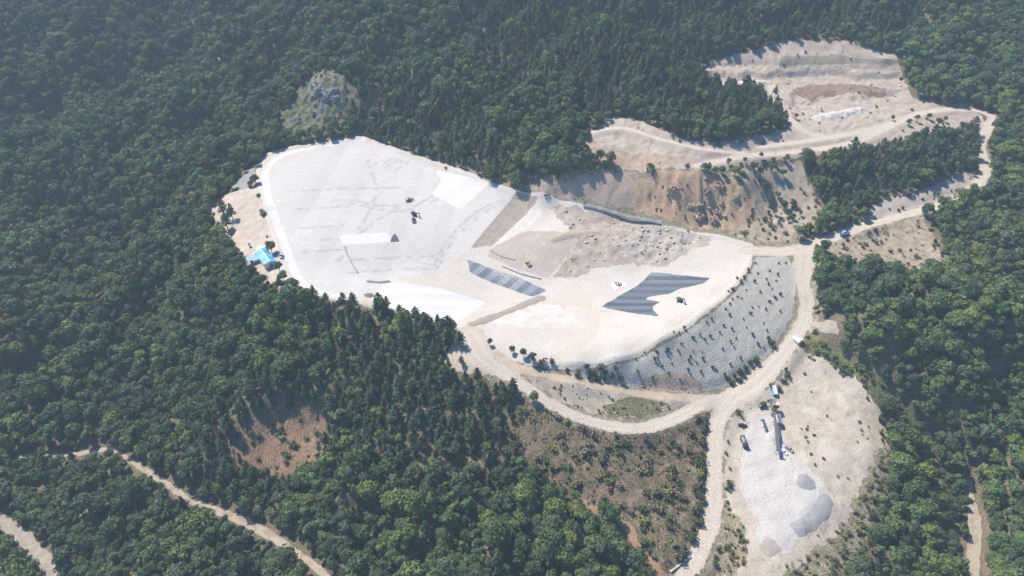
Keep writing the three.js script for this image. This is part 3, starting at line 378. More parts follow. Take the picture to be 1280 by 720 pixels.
class Sheet {
  constructor() { this.p = []; this.n = []; this.i = []; this.map = new Map(); }
  grid(k) { let v = this.map.get(k); if (v === undefined) { v = this.p.length / 3; this.map.set(k, v); const i = k % NX, j = (k / NX) | 0; this.p.push(GX[i], GH[k], GZ[j]); this.n.push(GN[k * 3], GN[k * 3 + 1], GN[k * 3 + 2]); } return v; }
  tri(a, b, c) { this.i.push(this.grid(a), this.grid(b), this.grid(c)); }
  poly(verts, tri) {                                        // verts: barycentric triples in the grid triangle tri
    const at = verts.map(b => {
      for (let q = 0; q < 3; q++) if (b[q] > 0.99999) return this.grid(tri[q]);
      const v = this.p.length / 3; let x = 0, y = 0, z = 0, nx = 0, ny = 0, nz = 0;
      for (let q = 0; q < 3; q++) { const k = tri[q], w = b[q]; x += GX[k % NX] * w; y += GH[k] * w; z += GZ[(k / NX) | 0] * w; nx += GN[k * 3] * w; ny += GN[k * 3 + 1] * w; nz += GN[k * 3 + 2] * w; }
      this.p.push(x, y, z); this.n.push(nx, ny, nz); return v;
    });
    for (let q = 2; q < at.length; q++) this.i.push(at[0], at[q - 1], at[q]);
  }
  pieces() {                                                 // the sheet's separate patches; specks are dropped
    const key = k => `${this.p[k * 3].toFixed(2)},${this.p[k * 3 + 2].toFixed(2)}`, up = new Map(), root = a => { while (up.get(a) !== a) { up.set(a, up.get(up.get(a))); a = up.get(a); } return a; };
    for (let k = 0; k < this.i.length; k += 3) { const q = [0, 1, 2].map(c => key(this.i[k + c])); for (const a of q) if (!up.has(a)) up.set(a, a); up.set(root(q[1]), root(q[0])); up.set(root(q[2]), root(q[0])); }
    const by = new Map();
    for (let k = 0; k < this.i.length; k += 3) { const r = root(key(this.i[k])); if (!by.has(r)) by.set(r, []); by.get(r).push(this.i[k], this.i[k + 1], this.i[k + 2]); }
    if (by.size < 2) return [this];
    return [...by.values()].map(list => { const t = new Sheet(), seen = new Map(); for (const v of list) { if (!seen.has(v)) { seen.set(v, t.p.length / 3); t.p.push(...this.p.slice(v * 3, v * 3 + 3)); t.n.push(...this.n.slice(v * 3, v * 3 + 3)); } t.i.push(seen.get(v)); } return t; });
  }
  build(tint, uvScale = 110) {
    const g = new THREE.BufferGeometry(), n = this.p.length / 3, c = new Float32Array(n * 3), uv = new Float32Array(n * 2);
    for (let k = 0; k < n; k++) { const x = this.p[k * 3], z = this.p[k * 3 + 2]; c.set(tint(x, z), k * 3); uv[k * 2] = x / uvScale; uv[k * 2 + 1] = z / uvScale; }
    g.setAttribute('position', new THREE.Float32BufferAttribute(this.p, 3)); g.setAttribute('normal', new THREE.Float32BufferAttribute(this.n, 3));
    g.setAttribute('color', new THREE.BufferAttribute(c, 3)); g.setAttribute('uv', new THREE.BufferAttribute(uv, 2)); g.setIndex(this.i);
    return g;
  }
}
// panels: a sheet laid in strips is cut again along parallel seams
const PANELS = { geotextile: [0.1, 11], front_blanket: [1.25, 9], white_blanket: [0.95, 9], membrane_long: [0.69, 5.5], membrane_wide: [1.81, 4.2] };
const cuts = [], VERGED = ['haul_road', 'valley_road', 'service_road', 'upper_service_track', 'quarry_track'];
for (const z of ZONES) {
  const [name, , , wobble] = z, line = LINES[name], area = AREAS[name], box = name === 'verge' ? [-330, 400, -640, -180] : line ? LINE_BOX[name] : AREA_BOX[name];
  const i0 = Math.max(0, find(GX, box[0])), i1 = Math.min(NX - 1, find(GX, box[1]) + 1), j0 = Math.max(0, find(GZ, box[2])), j1 = Math.min(NZ - 1, find(GZ, box[3]) + 1), W = i1 - i0 + 1;
  const s = new Float32Array(W * (j1 - j0 + 1));
  for (let j = j0; j <= j1; j++) for (let i = i0; i <= i1; i++) {
    const x = GX[i], zz = GZ[j];
    let d; if (name === 'verge') { d = 50; for (const k of VERGED) if (within(LINE_BOX[k], x, zz)) { const q = lineNear(LINES[k], x, zz); d = Math.min(d, q[0] - q[1] - 4.5); } for (const k of ['dam_face', 'landfill', 'shade_bank', 'outcrop', 'outcrop_apron']) if (within(AREA_BOX[k], x, zz)) d = Math.min(d, polySdf(AREAS[k], x, zz) - 4.5); } else if (line) { const q = lineNear(line, x, zz); d = q[0] - q[1]; } else d = polySdf(area, x, zz);
    if (wobble) d += wobble * (noiseA(x / 11 + 31, zz / 11) * 0.6 + noiseB(x / 4.5, zz / 4.5) * 0.5 + noiseC(x / 2.6, zz / 2.6) * 0.3);
    s[(j - j0) * W + i - i0] = Math.abs(d) < 1e-4 ? 1e-4 : d;
  }
  cuts.push({ zone: z, i0, i1, j0, j1, W, s, sheets: new Map() });
}
const groundSheet = new Sheet();
function split(polys, f) {                                   // polys of barycentric triples; f(b) < 0 is taken
  const taken_ = [], rest = [];
  for (const p of polys) {
    const v = p.map(f), a = [], b = [];
    for (let k = 0; k < p.length; k++) {
      const q = (k + 1) % p.length;
      (v[k] < 0 ? a : b).push(p[k]);
      if ((v[k] < 0) !== (v[q] < 0)) { const t = v[k] / (v[k] - v[q]), m = [0, 1, 2].map(c => p[k][c] + (p[q][c] - p[k][c]) * t); a.push(m); b.push(m); }
    }
    if (a.length > 2) taken_.push(a);
    if (b.length > 2) rest.push(b);
  }
  return [taken_, rest];
}
const E = [[1, 0, 0], [0, 1, 0], [0, 0, 1]];
const sheetOf = (c, k) => { let s = c.sheets.get(k); if (!s) c.sheets.set(k, s = new Sheet()); return s; };
function give(c, polys, tri) {
  const pan = PANELS[c.zone[0]];
  if (!pan) { for (const p of polys) sheetOf(c, 0).poly(p, tri); return; }
  const ca = Math.cos(pan[0]) / pan[1], sa = Math.sin(pan[0]) / pan[1];
  const g = tri.map(k => GX[k % NX] * ca + GZ[(k / NX) | 0] * sa);
  const at = b => b[0] * g[0] + b[1] * g[1] + b[2] * g[2];
  const lo = Math.floor(Math.min(...g)), hi = Math.floor(Math.max(...g));
  let rest = polys;
  for (let k = lo; k <= hi && rest.length; k++) { const [t, r] = k < hi ? split(rest, b => at(b) - (k + 1) - 1e-7) : [rest, []]; for (const p of t) sheetOf(c, k).poly(p, tri); rest = r; }
}
for (let j = 0; j < NZ - 1; j++) for (let i = 0; i < NX - 1; i++) {
  const a = j * NX + i, here = cuts.filter(c => i >= c.i0 && i < c.i1 && j >= c.j0 && j < c.j1);
  const tris = (i + j) & 1 ? [[a, a + NX, a + 1], [a + 1, a + NX, a + NX + 1]] : [[a, a + NX, a + NX + 1], [a, a + NX + 1, a + 1]];
  for (const tri of tris) {
    let polys = null, done = false;
    for (const c of here) {
      const v = tri.map(k => c.s[(((k / NX) | 0) - c.j0) * c.W + (k % NX) - c.i0]);
      if (v[0] > 0 && v[1] > 0 && v[2] > 0) continue;
      if (!polys && v[0] < 0 && v[1] < 0 && v[2] < 0) { if (PANELS[c.zone[0]]) give(c, [E], tri); else sheetOf(c, 0).tri(...tri); done = true; break; }
      const [t, r] = split(polys ?? [E], b => b[0] * v[0] + b[1] * v[1] + b[2] * v[2]);
      give(c, t, tri); polys = r;
      if (!r.length) { done = true; break; }
    }
    if (done) continue;
    if (polys) for (const p of polys) groundSheet.poly(p, tri); else groundSheet.tri(...tri);
  }
}
console.log('cut');
const struct = (name, g, m) => { const o = new THREE.Mesh(g, m); o.name = numbered(name); o.userData.kind = 'structure'; o.receiveShadow = o.castShadow = true; scene.add(o); return o; };
struct('terrain', groundSheet.build(floorTint), matFloor);
const TITLE = { // object name for each surface
  haul_road: 'dirt_road', lower_haul_track: 'dirt_road', quarry_track: 'dirt_road', valley_road: 'dirt_road', service_road: 'dirt_road', upper_service_track: 'dirt_track', lowland_road: 'dirt_road', forest_track: 'dirt_track', glen_track: 'dirt_track', stream: 'water_channel', cross_track: 'dirt_track', bench_path: 'dirt_path',
  rim_strip: 'landfill_rim_path', landfill: 'landfill_ground', soil_band: 'bare_soil_ground', cream_strip: 'pale_ground', truck_pad: 'pale_ground', rubble: 'rubble_ground', rough_fill: 'bare_soil_ground', white_cell: 'pale_ground', soil_heap: 'bare_soil_ground', dam_face: 'dam_slope_terrain', grass_verge: 'grass_ground', junction_yard: 'pale_ground', triangle_field: 'dry_ground', gravel_yard: 'gravel_ground', side_pull: 'bare_soil_ground', plant_hill: 'hill_ground', quarry: 'quarry_terrain', quarry_band: 'quarry_terrain', quarry_scar: 'quarry_terrain', ochre_terrace: 'quarry_terrain', outcrop: 'rock_face_terrain', outcrop_apron: 'dry_ground', ravine_bare: 'dry_ground', shade_bank: 'bank_terrain', haul_bank: 'bank_terrain', scrub_bank: 'dry_ground', scree: 'scree_terrain', small_scree: 'scree_terrain', yard: 'yard_ground', clearing: 'clearing_ground', red_track_patch: 'dirt_track', scrub_slope: 'scrub_terrain', pine_floor_patch: 'dry_ground', glade: 'grass_ground', verge: 'road_verge_ground', hill_grass: 'dry_grass_ground', hill_weeds: 'dry_grass_ground',
};
const MARK_LINES = MARKS.map(m => smoothLine(m.map(p => [p[0], p[1], 1])));
function soiled(x, z, c) { let d = 9; for (const l of MARK_LINES) d = Math.min(d, lineNear(l, x, z)[0]); return lerp3(c, C(0.4, 0.37, 0.33), 0.6 * smooth(1.9, 0.4, d) * smooth(-0.5, 0.2, noiseC(x / 9, z / 9))); }   // soil carried onto the liner by wheels
const LINER = {
  geotextile: ['geotextile_liner', 'grey-white geotextile liner laid in wide strips over the landfill basin', 'liner', 'liner_panel', k => { const t = 0.5 + 0.5 * Math.sin(k * 12.9898) * Math.cos(k * 4.1); const a = lerp3(C(0.62, 0.61, 0.575), C(0.69, 0.68, 0.645), t); return (x, z) => soiled(x, z, lerp3(lerp3(a, C(0.66, 0.61, 0.53), 0.6 * smooth(0.15, 0.6, fbm(x, z, 28))), C(0.77, 0.76, 0.74), 0.6 * smooth(0.5, 0.8, noiseB(x / 40, z / 3)))); }],
  white_blanket: ['white_liner', 'bright white liner sheet spread below the pine hillside', 'liner', 'liner_panel', k => { const a = C(0.78 + 0.02 * Math.sin(k * 3), 0.78 + 0.02 * Math.sin(k * 3), 0.77); return () => a; }],
  front_blanket: ['white_liner', 'white liner of many strips beside the forest edge', 'liner', 'liner_panel', k => { const a = k & 1 ? C(0.78, 0.78, 0.77) : C(0.73, 0.725, 0.71); return (x, z) => lerp3(a, C(0.74, 0.72, 0.68), 0.6 * smooth(0.2, 0.6, fbm(x, z, 11))); }],
  membrane_long: ['black_geomembrane', 'narrow blue-black plastic membrane strip with cross folds painted as tone stripes in the basin floor', 'membrane', 'membrane_panel', k => { const t = (k & 1) * 0.75 + 0.25 * Math.abs(Math.sin(k * 7.3)); const a = lerp3(C(0.09, 0.11, 0.13), C(0.2, 0.23, 0.26), t); return () => a; }],  // every other panel paler: sky sheen on the folds put into the colour
  membrane_wide: ['black_geomembrane', 'wide blue-black plastic membrane with ragged edge near the dam rim', 'membrane', 'membrane_panel', k => { const t = (k & 1) * 0.7 + 0.3 * Math.abs(Math.sin(k * 5.1 + 1)); const a = lerp3(C(0.06, 0.075, 0.09), C(0.125, 0.15, 0.175), t); return () => a; }],  // alternating panel tones paint the stripes of reflected light
};
for (const c of cuts) {
  const [name, m, tint] = c.zone;
  if (LINER[name]) {
    const [n, label, cat, piece, f] = LINER[name], g = tag(group(n), label, cat);
    for (const [k, s] of [...c.sheets].sort((a, b) => a[0] - b[0])) for (const q of s.pieces()) part(piece, q.build(f(k)), m, g);
  } else if (name === 'triangle') tag(part(numbered('black_geomembrane'), c.sheets.get(0).build(tint), m, scene), 'small dark triangle of bare membrane at the corner of the white blanket', 'membrane');
  else if (name === 'cell_blanket') tag(part(numbered('white_liner'), c.sheets.get(0).build(tint), m, scene), 'long bright white blanket strip ending at the dark triangle', 'liner');
  else if (c.sheets.size) struct(TITLE[name], c.sheets.get(0).build(tint), m);
}
// ------------------------------------------------------------------ things people put there
const paint = (r, g, b, rough = 0.55, metal = 0) => new THREE.MeshStandardMaterial({ color: new THREE.Color().setRGB(r, g, b), roughness: rough, metalness: metal });
const M = { yellow: paint(0.55, 0.34, 0.05), dark: paint(0.03, 0.03, 0.032, 0.8), steel: paint(0.22, 0.23, 0.25, 0.5, 0.4), grey: paint(0.3, 0.3, 0.3), lightGrey: paint(0.5, 0.5, 0.5), white: paint(0.78, 0.78, 0.76), blue: paint(0.04, 0.2, 0.42), sky: paint(0.1, 0.42, 0.56, 0.45), skyDark: paint(0.06, 0.3, 0.48, 0.45), glass: paint(0.02, 0.03, 0.035, 0.12), rubber: paint(0.025, 0.025, 0.025, 0.95), concrete: paint(0.42, 0.41, 0.39, 0.9), belt: paint(0.1, 0.1, 0.11, 0.85), rust: paint(0.2, 0.11, 0.06, 0.9), green: paint(0.06, 0.14, 0.08), orange: paint(0.6, 0.2, 0.04), silver: paint(0.5, 0.52, 0.54, 0.35, 0.5), black: paint(0.02, 0.02, 0.022, 0.4) };
const bx = (w, h, d, x = 0, y = 0, z = 0, rx = 0, ry = 0, rz = 0) => { const g = new THREE.BoxGeometry(w, h, d); g.rotateX(rx); g.rotateY(ry); g.rotateZ(rz); g.translate(x, y, z); return g; };
const cyl = (r0, r1, h, x = 0, y = 0, z = 0, axis_ = 'y', n = 14) => { const g = new THREE.CylinderGeometry(r0, r1, h, n); if (axis_ === 'x') g.rotateZ(Math.PI / 2); if (axis_ === 'z') g.rotateX(Math.PI / 2); g.translate(x, y, z); return g; };
const side = (pts, width, x = 0) => { const s = new THREE.Shape(pts.map(p => new THREE.Vector2(p[0], p[1]))), g = new THREE.ExtrudeGeometry(s, { depth: width - 0.12, bevelEnabled: true, bevelSize: 0.06, bevelThickness: 0.06, bevelSegments: 1, curveSegments: 8 }); g.translate(0, 0, -width / 2 + 0.06); g.rotateY(-Math.PI / 2); g.translate(x, 0, 0); return g; };   // a side view: pts are (z, y)
const bar = (a, b, w, h) => { const d = new THREE.Vector3().subVectors(b, a), g = new THREE.BoxGeometry(w, h, d.length()); g.applyQuaternion(new THREE.Quaternion().setFromRotationMatrix(new THREE.Matrix4().lookAt(b, a, new THREE.Vector3(0, 1, 0)))); g.translate((a.x + b.x) / 2, (a.y + b.y) / 2, (a.z + b.z) / 2); return g; };
const vec = (x, y, z) => new THREE.Vector3(x, y, z);
const on = (name, [x, z], turn = 0, lift = 0) => { const g = group(name, x, ground(x, z) + lift, z, turn); const e = 1.5, sx = (ground(x + e, z) - ground(x - e, z)) / (2 * e), sz = (ground(x, z + e) - ground(x, z - e)) / (2 * e); g.quaternion.premultiply(new THREE.Quaternion().setFromUnitVectors(vec(0, 1, 0), vec(-sx, 1, -sz).normalize())); return g; };
function wheels(g, list, r, w) { for (const [x, z] of list) { const t = part('wheel', cyl(r, r, w, x, r, z, 'x', 16), M.rubber, g); part('rim', cyl(r * 0.55, r * 0.55, w + 0.06, x, r, z, 'x', 10), M.lightGrey, t); } }
function track(x, len, h, w) { const r = h / 2, s = new THREE.Shape(); s.moveTo(-len / 2 + r, 0); s.lineTo(len / 2 - r, 0); s.absarc(len / 2 - r, r, r, -Math.PI / 2, Math.PI / 2, false); s.lineTo(-len / 2 + r, h); s.absarc(-len / 2 + r, r, r, Math.PI / 2, Math.PI * 1.5, false); const g = new THREE.ExtrudeGeometry(s, { depth: w, bevelEnabled: false, curveSegments: 6 }); g.translate(0, 0, -w / 2); g.rotateY(-Math.PI / 2); g.translate(x, 0, 0); return g; }
function excavator(spot, body, label, swing = 0) {
  const g = on('excavator', spot, spot[2]);
  for (const s of [-1, 1]) { const t = part('crawler_track', track(s * 1.25, 4.4, 0.95, 0.6), M.dark, g); part('track_frame', bx(0.3, 0.35, 3, s * 1.25 - s * 0.2, 0.48, 0), M.steel, t); }
  part('chassis', mergeGeometries([bx(2, 0.4, 2.2, 0, 0.75, 0), cyl(0.7, 0.7, 0.3, 0, 1.05, 0)]), M.steel, g);
  const h = part('house', side([[-2.3, 1.2], [1.5, 1.2], [1.5, 1.9], [0.2, 2.3], [-2.2, 2.3]], 2.7), body, g); h.rotation.y = swing;
  part('counterweight', side([[-3, 1.25], [-2.25, 1.2], [-2.25, 2.35], [-2.9, 2.2]], 2.7), M.steel, h);
  const c = part('cab', side([[-0.2, 1.25], [1.7, 1.25], [1.75, 2.2], [1.35, 3.1], [-0.2, 3.1]], 1, -0.85), body, h);
  part('window', bx(0.9, 0.9, 0.04, -0.85, 2.45, 1.68, -0.42), M.glass, c); part('window', bx(0.04, 0.75, 1.2, -1.38, 2.5, 0.6), M.glass, c);
  part('boom', side([[1.2, 1.5], [3.2, 3.9], [5.4, 4.1], [5.5, 3.7], [3.4, 3.3], [1.6, 1.2]], 0.45, 0.25), body, h);
  part('arm', side([[5.1, 4.4], [5.6, 4.3], [5.9, 1.3], [5.55, 1.3]], 0.38, 0.25), body, h);
  part('bucket', side([[5.4, 1.35], [6, 1.35], [6.05, 0.7], [5.4, 0.25], [4.9, 0.45], [5.05, 0.9]], 1.1, 0.25), M.steel, h);
  part('hydraulic_ram', bar(vec(0.25, 1.7, 1.8), vec(0.25, 3.3, 3.6), 0.14, 0.14), M.silver, h);
  return tag(g, label, 'excavator');
}
excavator(SPOTS.excavator[0], M.dark, 'dark excavator standing in the middle of the white geotextile liner', 0.6);
excavator(SPOTS.excavator[1], M.dark, 'dark excavator feeding the crushing plant from the road side', 0);
excavator(SPOTS.excavator[2], M.green, 'dark green excavator beside the ragged edge of the wide black membrane', 0.9);
function loader(spot, body, label) {
  const g = on('wheel_loader', spot, spot[2]);
  wheels(g, [[-1.05, 1.5], [1.05, 1.5], [-1.05, -1.5], [1.05, -1.5]], 0.8, 0.6);
  part('body', side([[-2.9, 0.8], [0.2, 0.7], [2.2, 0.8], [2.2, 1.4], [0.4, 1.5], [-0.8, 1.9], [-2.8, 1.8]], 1.6), body, g);
  const c = part('cab', side([[-0.7, 1.6], [0.7, 1.6], [0.8, 2.4], [0.55, 3.2], [-0.6, 3.2]], 1.4), body, g); part('window', bx(1.2, 0.8, 0.05, 0, 2.65, 0.78, -0.2), M.glass, c); part('window', bx(1.48, 0.7, 0.9, 0, 2.65, 0), M.glass, c);
  for (const s of [-1, 1]) part('lift_arm', bar(vec(s * 0.55, 1.5, 1.2), vec(s * 0.55, 0.7, 3.4), 0.2, 0.35), body, g);
  part('bucket', side([[3.2, 0.2], [4.4, 0.1], [4.3, 0.3], [3.6, 0.5], [3.5, 1.2], [3.2, 1.2]], 2.6), M.steel, g);
  return tag(g, label, 'loader');
}
loader(SPOTS.loader[0], M.steel, 'dark wheel loader close below the excavator on the white liner');
loader(SPOTS.loader[1], M.grey, 'grey wheel loader above the excavator near the bright white sheet');
{
  const s = SPOTS.dozer[0], g = on('bulldozer', s, s[2]);
  for (const k of [-1, 1]) part('crawler_track', track(k * 1.05, 3.6, 1.05, 0.55), M.dark, g);
  part('body', side([[-1.8, 0.6], [1.9, 0.6], [1.9, 1.6], [0.4, 1.75], [-1.8, 1.7]], 1.5), M.yellow, g);
  const c = part('cab', side([[-1.3, 1.7], [0.3, 1.7], [0.2, 2.9], [-1.2, 2.9]], 1.4), M.yellow, g); part('window', bx(1.46, 0.7, 1, 0, 2.35, -0.5), M.glass, c);
  part('blade', side([[2.5, 0.05], [2.75, 0.05], [2.7, 0.6], [2.8, 1.2], [2.55, 1.2]], 3.2), M.steel, g);
  for (const k of [-1, 1]) part('push_arm', bar(vec(k * 1.4, 0.5, -0.2), vec(k * 1.4, 0.5, 2.5), 0.18, 0.25), M.steel, g);
  tag(g, 'small bulldozer alone on the beige soil pad', 'bulldozer');
}
function dumpTruck(spot, cabM, bedM, label, load) {
  const g = on('dump_truck', spot, spot[2]);
  wheels(g, [[-1.1, 2.9], [1.1, 2.9], [-1.1, -1.4], [1.1, -1.4], [-1.1, -2.7], [1.1, -2.7]], 0.55, 0.5);
  part('chassis', bx(1.2, 0.35, 7.6, 0, 0.85, 0), M.dark, g);
  const c = part('cab', side([[2.1, 0.7], [4.1, 0.7], [4.1, 1.7], [3.9, 2.9], [2.1, 2.9]], 2.4), cabM, g);
  part('windscreen', bx(2.1, 0.85, 0.05, 0, 2.3, 4.07, -0.16), M.glass, c); for (const k of [-1, 1]) part('window', bx(0.04, 0.7, 1, k * 1.21, 2.3, 3.2), M.glass, c);
  const b = part('bed', mergeGeometries([bx(2.4, 0.15, 5.4, 0, 1.2, -1), bx(0.12, 1.2, 5.4, -1.2, 1.85, -1), bx(0.12, 1.2, 5.4, 1.2, 1.85, -1), bx(2.4, 1.5, 0.12, 0, 2, 1.75), bx(2.4, 1, 0.12, 0, 1.75, -3.7)]), bedM, g);
  if (load) { const q = new THREE.SphereGeometry(1, 10, 6, 0, 6.3, 0, 1.6); q.scale(1.1, 0.9, 2.5); q.translate(0, 1.5, -1); part('load', q, load, b); }
  return tag(g, label, 'truck');
}
dumpTruck(SPOTS.dump_truck[0], M.dark, M.steel, 'dark dump truck parked on the gravel yard opposite the conveyor', M.grey);
dumpTruck(SPOTS.dump_truck[1], M.blue, M.skyDark, 'blue dump truck driving on the pale haul road');
{
  const s = SPOTS.tarp_truck[0], g = dumpTruck(s, M.white, M.white, 'white truck under a blue tarpaulin at the edge of the right-hand wood');
  part('tarpaulin', side([[-3.7, 2.4], [1.7, 2.6], [1.7, 2.75], [-1, 3.0], [-3.7, 2.6]], 2.5), M.blue, g);
}
function car(spot, body, label, pickup = true) {
  const g = on('pickup_truck', spot, spot[2]);
  wheels(g, [[-0.82, 1.6], [0.82, 1.6], [-0.82, -1.6], [0.82, -1.6]], 0.38, 0.26);
  part('body', side([[-2.6, 0.45], [2.55, 0.45], [2.6, 0.95], [1.3, 1.15], [-2.6, 1.15]], 1.9), body, g);
  const c = part('cabin', side(pickup ? [[-0.9, 1.1], [1.3, 1.1], [0.6, 1.8], [-0.8, 1.82]] : [[-2.4, 1.1], [1.3, 1.1], [0.6, 1.9], [-2.3, 1.92]], 1.7), M.glass, g);
  part('roof', bx(1.6, 0.06, pickup ? 1.35 : 2.8, 0, pickup ? 1.86 : 1.95, pickup ? -0.1 : -0.85), body, c);
  if (pickup) part('cargo_bed', mergeGeometries([bx(1.5, 0.05, 1.4, 0, 1.18, -1.75)]), M.dark, g);
  part('bumper', bx(1.85, 0.22, 0.14, 0, 0.55, 2.68), M.dark, g);
  return tag(g, label, 'pickup truck');
}
car(SPOTS.pickup[0], M.white, 'white pickup parked next to the foot of the long conveyor');
car(SPOTS.pickup[1], M.silver, 'silver car parked outside the white pickup by the conveyor', false);
car(SPOTS.pickup[2], M.black, 'black pickup alone on the plant yard above the dump truck');
car(SPOTS.pickup[3], M.silver, 'silver car on the landfill rim beside the blue-roofed sheds', false);
car(SPOTS.pickup[4], M.silver, 'silver pickup at the wide pale road junction');
car(SPOTS.pickup[5], M.white, 'white van on the haul road under the shaded bank', false);

// crushing plant
{
  const g = on('generator_container', SPOTS.plant[0], 0.15);
  part('box', bx(2.5, 2.4, 6, 0, 1.35, 0), M.sky, g); part('roof', bx(2.6, 0.1, 6.1, 0, 2.61, 0), M.white, g);
  for (const z of [-1.5, 0, 1.5]) part('vent', bx(0.06, 1, 0.9, 1.27, 1.5, z), M.steel, g);
  part('door', bx(1.1, 2, 0.06, 0, 1.25, 3.03), M.blue, g); part('skid', mergeGeometries([bx(0.3, 0.16, 6, -0.9, 0.07, 0), bx(0.3, 0.16, 6, 0.9, 0.07, 0)]), M.dark, g);
  tag(g, 'light blue generator container with white roof at the head of the crushing plant', 'container');
}
{
  const g = on('stone_crusher', SPOTS.plant[1], 0.1);
  const hop = new THREE.CylinderGeometry(3.4, 1.5, 2.4, 4, 1, true); hop.rotateY(Math.PI / 4); hop.translate(0, 5.6, -2.5);
  part('feed_hopper', hop, new THREE.MeshStandardMaterial({ color: new THREE.Color().setRGB(0.4, 0.38, 0.33), roughness: 0.8, side: THREE.DoubleSide }), g);
  part('crusher_box', mergeGeometries([bx(2.6, 2.6, 3, 0, 3, -1), bx(1.6, 1.2, 2, 0, 2, 1.8)]), M.yellow, g);
  for (const s of [-1, 1]) { const f = part('flywheel', cyl(1, 1, 0.3, s * 1.5, 3.2, -0.8, 'x', 18), M.dark, g); part('hub', cyl(0.3, 0.3, 0.45, s * 1.5, 3.2, -0.8, 'x'), M.steel, f); }
  for (const x of [-1.5, 1.5]) for (const z of [-4, -1, 2.4]) part('leg', bx(0.3, 4.4, 0.3, x, 2.1, z), M.steel, g);
  const p = part('walkway', bx(5, 0.12, 3, 0, 4.35, -1), M.steel, g);
  for (const x of [-2.45, 2.45]) part('railing', mergeGeometries([bx(0.06, 0.06, 3, x, 5.4, -1), bx(0.06, 1, 0.06, x, 4.9, -2.45), bx(0.06, 1, 0.06, x, 4.9, 0.45)]), M.yellow, p);
  part('motor', mergeGeometries([cyl(0.5, 0.5, 1.3, -2, 1.2, 2, 'z'), bx(1.2, 0.5, 1.6, -2, 0.5, 2)]), M.blue, g);
  tag(g, 'stone crusher with square feed hopper on steel legs', 'crusher');
}
{
  const g = on('gravel_screen', SPOTS.plant[2], 0.1);
  part('screen_box', mergeGeometries([bx(2.4, 1.6, 5, 0, 4.6, 0, 0.22)]), M.white, g); part('screen_deck', bx(2.1, 0.08, 4.7, 0, 5.42, 0.18, 0.22), M.steel, g);
  for (const x of [-1.1, 1.1]) for (const z of [-2, 2]) part('leg', bx(0.22, 4.2, 0.22, x, 2, z), M.steel, g);
  part('chute', bx(1.6, 1.6, 1.2, 0, 3, 2.6, -0.5), M.steel, g); part('brace', mergeGeometries([bar(vec(-1.1, 0.6, -2), vec(-1.1, 3.6, 2), 0.12, 0.12), bar(vec(1.1, 0.6, -2), vec(1.1, 3.6, 2), 0.12, 0.12)]), M.steel, g);
  tag(g, 'white vibrating gravel screen on a tall steel frame', 'screen');
}
function conveyor(a, b, h0, h1, width, label) {
  const dx = b[0] - a[0], dz = b[1] - a[1], L = Math.hypot(dx, dz), y0 = ground(...a), y1 = ground(...b), g = group('belt_conveyor', a[0], y0, a[1], Math.atan2(dx, dz)), e = y1 - y0;
  const A = vec(0, h0, 0), B = vec(0, h1 + e, L), at = t => A.clone().lerp(B, t);
  const belt = part('belt', bar(A, B, width, 0.12), M.belt, g); belt.position.y = 0.25;
  for (const s of [-1, 1]) { const o = s * (width / 2 + 0.12); part('side_rail', bar(A.clone().add(vec(o, 0, 0)), B.clone().add(vec(o, 0, 0)), 0.14, 0.4), M.steel, g); }
  const n = Math.round(L / 1.6);
  for (let k = 1; k < n; k++) { const p = at(k / n); part('idler', cyl(0.1, 0.1, width + 0.2, 0, p.y + 0.1, p.z, 'x', 8), M.grey, g); }
  for (const t of [0.02, 0.98]) { const p = at(t); part('drum', cyl(0.35, 0.35, width, 0, p.y + 0.05, p.z, 'x', 14), M.dark, g); }
  for (let t = 0.15; t < 1; t += 7 / L) { const p = at(t), gy = e * t - 0.3; for (const s of [-1, 1]) part('leg', bar(vec(s * (width / 2 + 0.5), gy, p.z), vec(s * width / 2, p.y, p.z), 0.16, 0.16), M.steel, g); part('cross_brace', bar(vec(-width / 2 - 0.3, gy + 0.8, p.z), vec(width / 2 + 0.3, gy + 0.8, p.z), 0.12, 0.12), M.steel, g); }
  part('head_motor', mergeGeometries([bx(0.7, 0.7, 0.9, width / 2 + 0.6, B.y, L - 0.4), cyl(0.3, 0.3, 0.8, width / 2 + 1.1, B.y, L - 0.4, 'x')]), M.blue, g);
  return tag(g, label, 'conveyor');
}
conveyor(SPOTS.plant[3], SPOTS.plant[4], 2.6, 4.6, 1.7, 'long grey belt conveyor running from the screen to the gravel yard');
conveyor(SPOTS.plant[5], SPOTS.plant[6], 1.2, 4.0, 1.1, 'short side conveyor rising from the crusher toward the road');
conveyor(SPOTS.plant[2], SPOTS.plant[7], 1.4, 3.6, 1.2, 'second belt conveyor close beside the long grey one');

